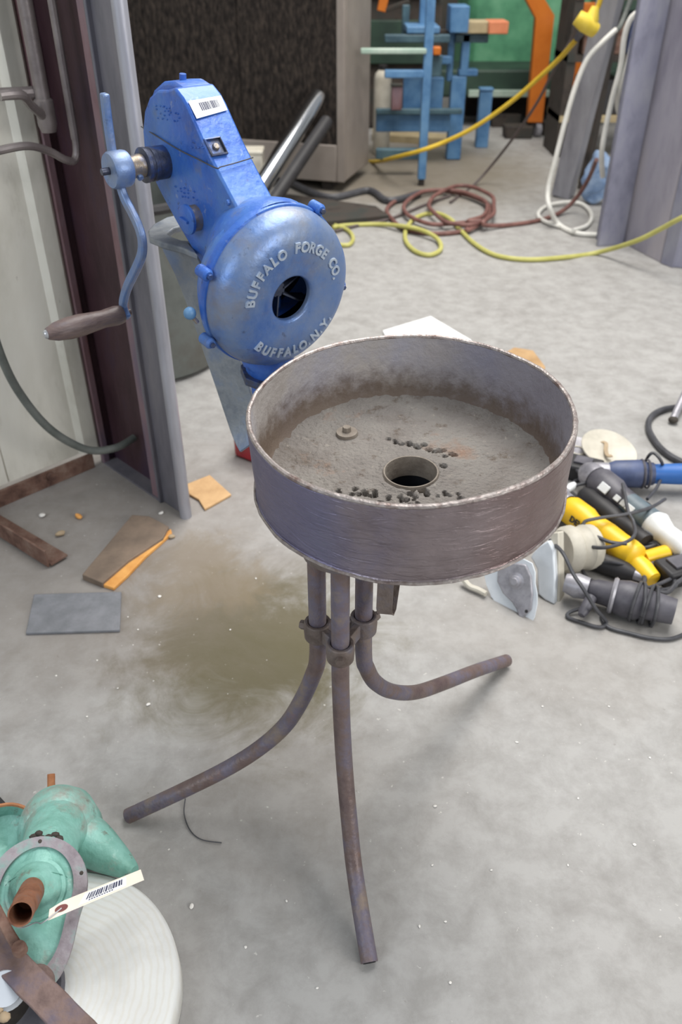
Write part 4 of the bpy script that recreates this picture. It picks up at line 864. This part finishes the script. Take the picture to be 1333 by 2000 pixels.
# blue-handled grinder
ba0, bb0 = P(1188,925,.05), P(1365,926,.06)
bg = thing('angle_grinder', ((ba0.x+bb0.x)/2, (ba0.y+bb0.y)/2, 0), 'navy angle grinder with bright blue handle at the back of the heap', 'power tool')
along(ba0, bb0, [(0,0),(0,.03),(.08,.038),(.36,.040),(.42,.034),(.5,.032)]).build('motor_housing', 'tool_navy', bg)
along(ba0.lerp(bb0,.48), bb0, [(0,.030),(.1,.028),(.6,.030),(1,.03),(1.01,0)]).build('handle', 'tool_blue', bg)
for t in (.36,.42): along(ba0.lerp(bb0,t), ba0.lerp(bb0,t+.03), [(0,.041),(.5,.043),(1,.041)]).build('housing_band', 'tool_dark', bg)
along(ba0, ba0 - (bb0-ba0).normalized()*.05, [(0,.032),(.7,.032),(1,.02),(1.01,0)]).build('gear_head', 'tool_grey', bg)
# dark grinder in front
da, db = P(1150,1150,.045), P(1300,1190,.045)
dg = thing('angle_grinder', ((da.x+db.x)/2, (da.y+db.y)/2, 0), 'dark grey angle grinder wrapped in black cord, front of the heap', 'power tool')
along(da, db, [(0,0),(0,.02),(.1,.028),(.28,.030),(.34,.038),(.5,.044),(.66,.043),(.72,.036),(1.0,.032),(1.12,.03),(1.13,0)]).build('motor_housing', 'tool_dark', dg)
along(da + (db-da)*.30, da + (db-da)*.36, [(0,.041),(.5,.044),(1,.041)]).build('housing_band', 'tool_grey', dg)
along(da, da - (db-da).normalized()*.055, [(0,.026),(.5,.03),(1,.022),(1.01,0)]).build('gear_head', 'tool_grey', dg)
along(da + V((.0,-.03,.0)), da + V((-.03,-.07,-.02)), [(0,0),(0,.013),(.8,.012),(1,.008),(1.01,0)]).build('side_handle', 'tool_dark', dg)
dD = (db-da).normalized()
for k, t in enumerate((.62,.70,.78,.86)):
    c = da.lerp(db, t); x, y, z_ = basis((dD + V((0,.25*(k % 2)-.1,0))).normalized()); ring = [c + (x*math.cos(a) + y*math.sin(a))*.046 for a in [2*math.pi*i/24 for i in range(25)]]
    MB().tube(ring, .004, 8, caps=False).build('cord_wrap', 'cord_black', dg)
# circular saw with guard
sw = thing('circular_saw', P(1060,1180), 'circular saw with grey lower guard and white upper guard under the pan', 'power tool')
sc0 = P(1020,1128,.075); sn_ = (CAM - sc0); sn_ = (sn_.normalized() + V((-.55,-.1,-.12))).normalized()
SM = axis_frame(sc0, sn_, (0,0,1)); 
def inplane(u, v): q = SM.inverted() @ PP(u, v, sc0, sn_); return (q.x, q.y)
gp = [inplane(u, v) for u, v in ((945,1118),(950,1142),(960,1166),(978,1190),(1000,1207),(1022,1217),(1037,1223),(1045,1205),(1050,1180),(1050,1160),(1046,1140),(1046,1118),(1040,1100),(1020,1090),(985,1090),(955,1100))]
lo = MB().prism(gp, -.004, .0, SM).build('lower_guard', 'guard_white', sw, bevel=.001)
gp2 = [inplane(u, v) for u, v in ((975,1112),(974,1135),(985,1158),(1003,1176),(1012,1190),(1016,1203),(1024,1206),(1040,1190),(1043,1160),(1040,1125),(1030,1102),(1000,1098))]
MB().prism(gp2, .0, .008, SM).build('guard_dish', 'tool_grey', sw, bevel=.003)
hb = SM @ V((*inplane(1012,1134), .006)); MB().lathe([(.0001,.016),(.008,.016),(.009,.012),(.013,.011),(.014,.004),(.02,.003),(.02,0)], axis_frame(hb, sn_), 18).build('arbor_bolt', 'tool_grey', sw)
hh = SM @ V((*inplane(1032,1193), .0085)); MB().lathe([(.0001,.0006),(.004,.0006),(.004,0)], axis_frame(hh, sn_), 14).build('guard_hole', 'black', sw)
ub = axis_frame(P(1070,1110,.07), sn_, (0,0,1)); 
def inp2(u, v, off): 
    o_ = P(1070,1110,.07) + sn_*off; q = ub.inverted() @ PP(u, v, o_, sn_); return (q.x, q.y)
ug = [inp2(u, v, 0) for u, v in ((1036,1088),(1042,1098),(1049,1112),(1051,1160),(1064,1172),(1083,1181),(1085,1130),(1082,1075),(1072,1055),(1050,1068))]
MB().prism(ug, -.02, .0, ub).build('upper_guard', 'guard_white', sw, bevel=.004)
ug2 = [inp2(u, v, -.03) for u, v in ((1080,1040),(1096,1038),(1098,1180),(1084,1181)) ]; MB().prism(ug2, -.05, -.018, ub).build('guard_edge', 'cream', sw, bevel=.003)
mo = P(1098,1075,.06); along(mo, mo + V((.09,.03,-.01)), [(0,0),(0,.05),(.1,.058),(.3,.06),(.36,.054),(.6,.054),(.66,.058),(.9,.056),(1,.045),(1.01,0)]).build('motor', 'cream', sw)
MB().tube(smooth_path([P(905,1130,.02),P(918,1145,.012),P(935,1152,.012),P(950,1160,.012)]), .007, 8).build('base_shoe', 'cream', sw)
# grinding wheel and bowl beyond heap
gw = thing('sanding_disc', P(1190,882), 'pale round disc with a dark torn strip behind the tool heap', 'disc')
dcn = P(1188,882,.02); MB().lathe([(.0001,.004),(.02,.003),(.075,.008),(.085,.012),(.086,.009),(.076,.004),(.02,-.001),(.0001,-.001)], axis_frame(dcn, (.15,-.25,1)), 40).build('disc_body', 'cream', gw)
MB().strip(smooth_path([P(1172,862,.034),P(1184,866,.034),P(1184,880,.032),P(1188,890,.03),P(1196,890,.03)]), V((.5,.5,0)), .012, .003).build('torn_strip', 'debris_tan', gw)
gw = thing('sanding_disc', P(1130,890), 'pale grey round disc half hidden behind the pan rim', 'disc')
MB().lathe([(.0001,.003),(.06,.004),(.07,.007),(.071,.004),(.0001,-.001)], axis_frame(P(1128,882,.012), (.05,-.1,1)), 36).build('disc_body', 'tool_grey', gw); MB().lathe([(.018,.006),(.022,.007),(.026,.005)], axis_frame(P(1128,882,.012), (.05,-.1,1)), 20).build('arbor_ring', 'cream', gw)
bt = thing('dark_drill_shape', P(1200,1010), 'black power drill buried between the yellow and grey grinders', 'power tool')
along(P(1140,965,.03), P(1262,1062,.03), [(0,0),(0,.022),(.1,.03),(.5,.03),(.6,.026),(1,.026),(1.01,0)]).build('drill_shape_body', 'black', bt); along(P(1180,1000,.03), P(1225,975,.02), [(0,.02),(1,.018),(1.01,0)]).build('drill_grip', 'tool_dark', bt)
bt = thing('dark_drill_shape', P(1190,1110), 'black drill-shaped body standing in for the shadow in front of the yellow grinder', 'power tool')  # added dark body in place of the shadow below the yellow grinder
along(P(1135,1085,.025), P(1240,1122,.025), [(0,0),(0,.02),(.2,.025),(.8,.024),(1,.016),(1.01,0)]).build('drill_shape_body', 'black', bt); along(P(1240,1122,.025), P(1262,1130,.025), [(0,.014),(.8,.012),(1,.006),(1.01,0)]).build('drill_shape_tip', 'tool_grey', bt)
bt = thing('black_charger', P(1315,1120), 'black battery charger at the right end of the heap', 'charger')
MB().box((0,0,.025), (.10,.07,.05), axis_frame(P(1318,1130), Z, (1,.4,0))).build('charger_body', 'black', bt, bevel=.008); MB().box((0,0,.053), (.05,.04,.008), axis_frame(P(1318,1130), Z, (1,.4,0))).build('charger_slot', 'tool_dark', bt, bevel=.002)
bt = thing('black_charger', P(1150,925), 'black charger half hidden by the pan rim, behind the heap', 'charger')
MB().box((0,0,.025), (.11,.08,.05), axis_frame(P(1135,930), Z, (1,-.5,0))).build('charger_body', 'black', bt, bevel=.008); MB().box((0,0,.053), (.05,.04,.008), axis_frame(P(1135,930), Z, (1,-.5,0))).build('charger_slot', 'tool_dark', bt, bevel=.002)
# cords of the heap
def heapcord(pix, label, r=.0045, mname='cord_black', n_=8): cord('electric_cable', [P(u, v, z) for u, v, z in pix], r, mname, label, 'cord', 8, n_)
heapcord([(1075,1055,.10),(1100,1080,.12),(1120,1120,.10),(1140,1150,.09),(1165,1190,.05),(1185,1215,.01),(1172,1225,.006),(1135,1215,.006),(1110,1205,.006),(1115,1195,.01),(1150,1185,.02)], 'black cord curling from the saw to the front of the heap')
heapcord([(1112,1050,.05),(1135,1062,.07),(1175,1070,.095),(1220,1060,.10),(1240,1045,.10),(1238,1020,.09),(1228,1000,.1),(1222,970,.1),(1217,945,.1)], 'black cord looped over the end of the yellow grinder')
heapcord([(1300,975,.04),(1270,992,.09),(1220,1005,.10),(1170,1012,.10),(1142,1020,.10),(1150,1038,.10),(1190,1058,.10),(1225,1062,.10)], 'black cord crossing the middle of the yellow grinder')
heapcord([(1270,1130,.02),(1240,1110,.03),(1210,1100,.05),(1175,1098,.04),(1140,1105,.02),(1150,1130,.015),(1200,1145,.03),(1260,1150,.06),(1333,1120,.02)], 'black cord running in front of the yellow grinder')
heapcord([(1345,1235,.006),(1310,1248,.006),(1270,1246,.006),(1235,1238,.006),(1190,1225,.006),(1175,1205,.006)], 'black cord on the concrete along the front of the heap')
heapcord([(1120,900,.02),(1150,920,.03),(1175,950,.03),(1180,985,.03),(1200,1020,.03),(1235,1040,.03),(1280,1060,.03),(1320,1100,.02),(1345,1130,.01)], 'black cord weaving between the yellow and grey grinders', .006)
heapcord([(1260,905,.06),(1268,890,.10),(1278,885,.11),(1292,900,.10),(1296,920,.06),(1285,950,.05),(1265,975,.06)], 'black cord arched over the blue-handled grinder')
for k in range(5):
    r2 = random.Random(k+40); u0, v0 = ((1150,955),(1185,975),(1255,1045),(1290,1130),(1250,1010))[k]
    heapcord([(u0 + (34+r2.uniform(-8,14))*math.cos(a) , v0 + (22+r2.uniform(-6,8))*math.sin(a), .012 + .012*k*.5 + .006*r2.random()) for a in [i*.62 for i in range(15)]],
      ['coiled black cord left of the grey grinder head','coiled black cord between the yellow and navy grinders','coiled black cord under the grey grinder grip','coiled black cord right of the dark grinder','coiled black cord deep in the middle of the heap'][k], .0055)
heapcord([(1118,905,.02),(1135,925,.05),(1160,922,.06),(1150,940,.05),(1120,950,.05),(1105,958,.05)], 'black cord ending in a pale plug beside the pan rim')
pg = thing('cord_plug', P(1114,952), 'small white plug beside the pan rim above the yellow grinder', 'plug')
along(P(1108,958,.05), P(1122,946,.05), [(0,0),(0,.008),(.6,.012),(1,.008),(1.01,0)]).build('plug_body', 'tool_white', pg); along(P(1108,958,.05), P(1104,975,.05), [(0,.008),(1,.012),(1.01,0)]).build('plug_boot', 'tool_grey', pg)

# ================================================================ bottom left: green casting on the sawn round
SC = V((-.433,.58,0))
m = MB().lathe([(.0001,0),(.193,0),(.199,.006),(.198,.044),(.192,.051),(.0001,.052)], Matrix.Translation(SC), 96)
for i, p in enumerate(m.v):
    q = p - SC; r = math.hypot(q.x,q.y)
    if r > .15: k = 1 + .012*noise.noise(V((q.x,q.y,0))*9 + V((3,0,0))); m.v[i] = SC + V((q.x*k, q.y*k, q.z))
tag(m.build('sawn_round', 'slab', loc=SC, sharp=50), 'thick pale round slab with concentric marks under the green casting', 'slab')
TOP = .052
gc = thing('pump_casting', (-.47,.72,TOP), 'worn green cast-iron pump with round flange lying on the pale slab', 'pump')
bc = P(118,1592,.10)
BMx = axis_frame(V((bc.x, bc.y, .02)), (-.05,-.12,1))
m = MB().lathe([(.0001,0),(.05,0),(.060,.01),(.066,.04),(.064,.075),(.054,.10),(.036,.118),(.016,.126),(.0001,.127)], BMx, 40); m.jitter(.003, 22, 2); m.build('body_dome', 'cast_green', gc)
# neck from dome to flange
fc = P(72,1738,.155); fn = (V((.06,-.42,.9))).normalized()
nk0 = V((bc.x, bc.y, .085)); nk1 = fc - fn*.01
m = MB().tube(smooth_path([nk0, nk0.lerp(nk1,.35) + Z*.012, nk0.lerp(nk1,.7) + Z*.006, nk1 - fn*.012], 5), [.050]*5 + [.044]*5 + [.046]*5 + [.052], 24); m.jitter(.002, 26, 5); m.build('neck', 'cast_green', gc)
fo = P(262,1702,TOP+.012)
ft = smooth_path([V((bc.x,bc.y,.06)), V((bc.x,bc.y,.06)).lerp(fo,.4) + Z*.008, V((bc.x,bc.y,.06)).lerp(fo,.75), fo], 5)
m = MB().tube(ft, [.050 - .040*(i/(len(ft)-1))**1.2 for i in range(len(ft))], 22); m.jitter(.002, 24, 8); m.build('side_foot', 'cast_green', gc)
FMx = axis_frame(fc, fn, (1,0,0))
# flange: round plate that stretches to a lobe at the bottom
out = []
for k in range(72):
    a = 2*math.pi*k/72; r = .073 + .066*max(0, math.cos(a - math.radians(-84)))**5; out.append((r*math.cos(a), r*math.sin(a)))
inn = [(x*.73, y*.80) for x, y in out]
vs = [FMx @ V((x,y,0)) for x, y in out] + [FMx @ V((x,y,.006)) for x, y in out] + [FMx @ V((x,y,.006)) for x, y in inn] + [FMx @ V((x,y,.000)) for x, y in inn]
fs = []
for k in range(72):
    j = (k+1) % 72; fs += [[k,j,72+j,72+k],[72+k,72+j,144+j,144+k],[144+k,144+j,216+j,216+k]]
fs.append([k for k in range(72)][::-1]); MB().add(vs, fs).build('flange_rim', 'cast_rim', gc, sharp=30)
vs = [FMx @ V((x,y,.001)) for x, y in inn]; MB().add(vs + [FMx @ V((x*.6,y*.6,.004)) for x, y in inn] + [FMx @ V((0,0,.006))], [[k,(k+1) % 72,72+(k+1) % 72,72+k] for k in range(72)] + [[72+k,72+(k+1) % 72,144] for k in range(72)]).build('flange_face', 'cast_green', gc)
hm = axis_frame(fc + fn*.003, fn); MB().lathe([(.044,0),(.043,.005),(.038,.007),(.037,.010),(.033,.013),(.026,.024),(.020,.030),(.0001,.030)], hm, 36).build('flange_hub', 'cast_green', gc)
tb0 = fc + fn*.02; tb1 = P(40,1785,tb0.z+.07); dt = (tb1-tb0).normalized(); L_ = (tb1-tb0).length
MB().lathe([(.0175,0),(.0175,L_*.6),(.0165,L_*.62),(.0165,L_),(.0145,L_),(.0145,L_*.4),(.0001,L_*.4)], axis_frame(tb0, dt), 28).build('rusty_tube', 'rust_tube', gc)
for a in (20, 95, 200, -78):
    r = .066 if a != -78 else .112; q = FMx @ V((r*math.cos(math.radians(a)), r*math.sin(math.radians(a)), .006)); MB().lathe([(.0001,.0012),(.0022,.001),(.003,0)], axis_frame(q, fn), 8).build('flange_pin', 'soot', gc)
m = MB()
for k in range(6): m.ball(nk0.lerp(nk1, .55) + V((-.015+.008*k, .004*math.sin(k*2), .052+.003*math.sin(k))), .007, .006, .005, 8)
m.jitter(.003,60,1); m.build('grease_plug', 'soot', gc)
bl0 = P(100,1545,.035); MB().tube([bl0 + V((.005,-.03,-.02)), P(100,1512,.05)], .007, 10).build('rusty_stud', 'rust_orange', gc)
bw = thing('rusty_bowl', P(15,1610), 'mossy rust-edged bowl behind the green pump at the left edge', 'bowl')
bcn = P(5,1640,.09); MB().lathe([(.0001,-.05),(.03,-.048),(.05,-.02),(.058,.0),(.055,.002),(.046,-.018),(.0001,-.035)], axis_frame(bcn, (.1,-.3,1)), 36).build('bowl_body', 'cast_green', bw); MB().lathe([(.058,-.001),(.060,.002),(.056,.004),(.054,.001)], axis_frame(bcn, (.1,-.3,1)), 36, closed=True).build('bowl_rim', 'rust_orange', bw)
tag(MB().bar(P(40,1600,.03), P(25,1650,.03), .012, .012).build('rust_bar', 'rust_orange', loc=P(30,1620)), 'short orange rusty bar beside the green pump dome', 'bar')
tag(MB().prism([(-.04,-.012),(.03,-.02),(.035,.012),(-.03,.02)], 0, .02, Matrix.Translation(P(0,1592,0)) @ Matrix.Rotation(-.6,4,'Z')).build('black_block', 'black', loc=P(0,1592), bevel=.002), 'black block on the floor at the left edge', 'block')
# tag
tg_ = thing('price_tag', P(190,1750,TOP), 'manila tag with printed barcode lying across the pump flange', 'tag')
A0 = P(94,1798,.178); A1 = P(124,1759,.180); B0 = P(275,1698,.150); B1 = P(285,1717,.148); A2 = P(95,1777,.179)
nrm = (B0-A1).cross(A0-A1).normalized(); nrm = nrm if nrm.z > 0 else -nrm
B1 = B1 - nrm*(B1-A1).dot(nrm); A2 = A2 - nrm*(A2-A1).dot(nrm)
def onq(s_, t): return (A1.lerp(B0, s_)).lerp(A0.lerp(B1, s_), t)
tv = [A0, A2, A1, B0, B1]
MB().add(tv + [p - nrm*.0007 for p in tv], [[0,1,2,3,4],[9,8,7,6,5]] + [[i,5+i,5+(i+1) % 5,(i+1) % 5] for i in range(5)]).build('tag_card', 'manila', tg_)
q0_, q1_, q2_, q3_ = onq(.28,.12), onq(.80,.12), onq(.80,.85), onq(.28,.85)
tl = MB().add([p + nrm*.0004 for p in (q0_,q1_,q2_,q3_)], [[0,1,2,3]]).build('printed_label', 'label', tg_)
m = MB(); cur = .34; rr2 = random.Random(9)
while cur < .74:
    wv = rr2.choice([.010,.016,.022]); m.add([p + nrm*.0008 for p in (onq(cur,.2), onq(cur+wv,.2), onq(cur+wv,.62), onq(cur,.62))], [[0,1,2,3]]); cur += wv + rr2.choice([.008,.013])
for k in range(10): s0 = .38 + k*.028; m.add([p + nrm*.0008 for p in (onq(s0,.68), onq(s0+.018,.68), onq(s0+.018,.76), onq(s0,.76))], [[0,1,2,3]])
m.build('barcode', 'ink', tl)
ey = onq(.06,.5); ea = (B0-A1).normalized(); eb = nrm.cross(ea)
MB().lathe([(.0055,.0006),(.0006,.0012),(.0001,.0009)], frame(ey, ea*1.7, eb*.8, nrm), 20).build('eyelet', 'maroon', tg_)
MB().tube(smooth_path([ey + nrm*.001, A0 + V((-.006,-.004,.002)), P(70,1802,.17), P(40,1812,.17), P(15,1800,.17)]), .0009, 6).build('tag_wire', 'steel', tg_)
# rusty strap bars, dark plate, jar
sb = thing('rusty_lever', P(90,1900,TOP), 'long flat brown rusty bar crossing the bottom left corner', 'bar')
m = MB().strip(smooth_path([P(-40,1810,.15), P(9,1866,.145), P(55,1915,.14), P(110,1968,.13), P(190,2050,.115)], 5), V((.8,.5,0)), .040, .009); m.jitter(.0015,30,4); m.build('flat_bar', 'strap_rust', sb, bevel=.002)
MB().lathe([(.0001,.004),(.02,.004),(.023,0),(.023,-.012),(.0001,-.012)], axis_frame(P(70,1918,.130), (0,-.2,1)), 24).build('pivot_boss', 'strap_rust', sb)
s2 = thing('rusty_link', P(40,1850,TOP), 'narrow rusty link lying along the pump flange edge', 'link')
m = MB().strip(smooth_path([P(-25,1740,.19), P(0,1790,.185), P(22,1830,.18), P(42,1860,.175)], 4), V((.8,.4,0)), .014, .012); m.build('link_bar', 'rust', s2, bevel=.002); MB().lathe([(.0001,.006),(.009,.006),(.010,0),(.010,-.006)], axis_frame(P(38,1853,.183), Z), 14).build('link_pin', 'rust', s2)
dp = thing('dark_round_plate', P(30,1985,TOP), 'dark worn round plate beneath the rusty bar', 'plate'); pcn = P(-8,1950,TOP+.012)
MB().lathe([(.050,0),(.092,0),(.094,.006),(.090,.014),(.062,.016),(.052,.012)], Matrix.Translation((pcn.x, pcn.y, TOP+.001)), 48, closed=True).build('plate_ring', 'tool_dark', dp)
MB().lathe([(.0001,.004),(.05,.004)], Matrix.Translation((pcn.x, pcn.y, TOP+.001)), 32).build('plate_centre', 'soot', dp)
jr = thing('clear_jar', P(20,1930,TOP), 'clear plastic jar end with tan crumbs inside, under the rusty bar', 'jar'); jc = P(12,1925,.11)
MB().lathe([(.0001,.0),(.026,.0),(.030,.004),(.030,.02),(.024,.026),(.022,.034),(.0001,.034)], axis_frame(jc, (.3,-.5,.8)), 28).build('jar_body', 'glassy', jr)
for k in range(3): MB().ball(jc + V((.012*k-.008,-.03-.008*k,.012)), .008, .007, .006, 8).jitter(.002,80,k).build('crumb', 'debris_tan', jr)
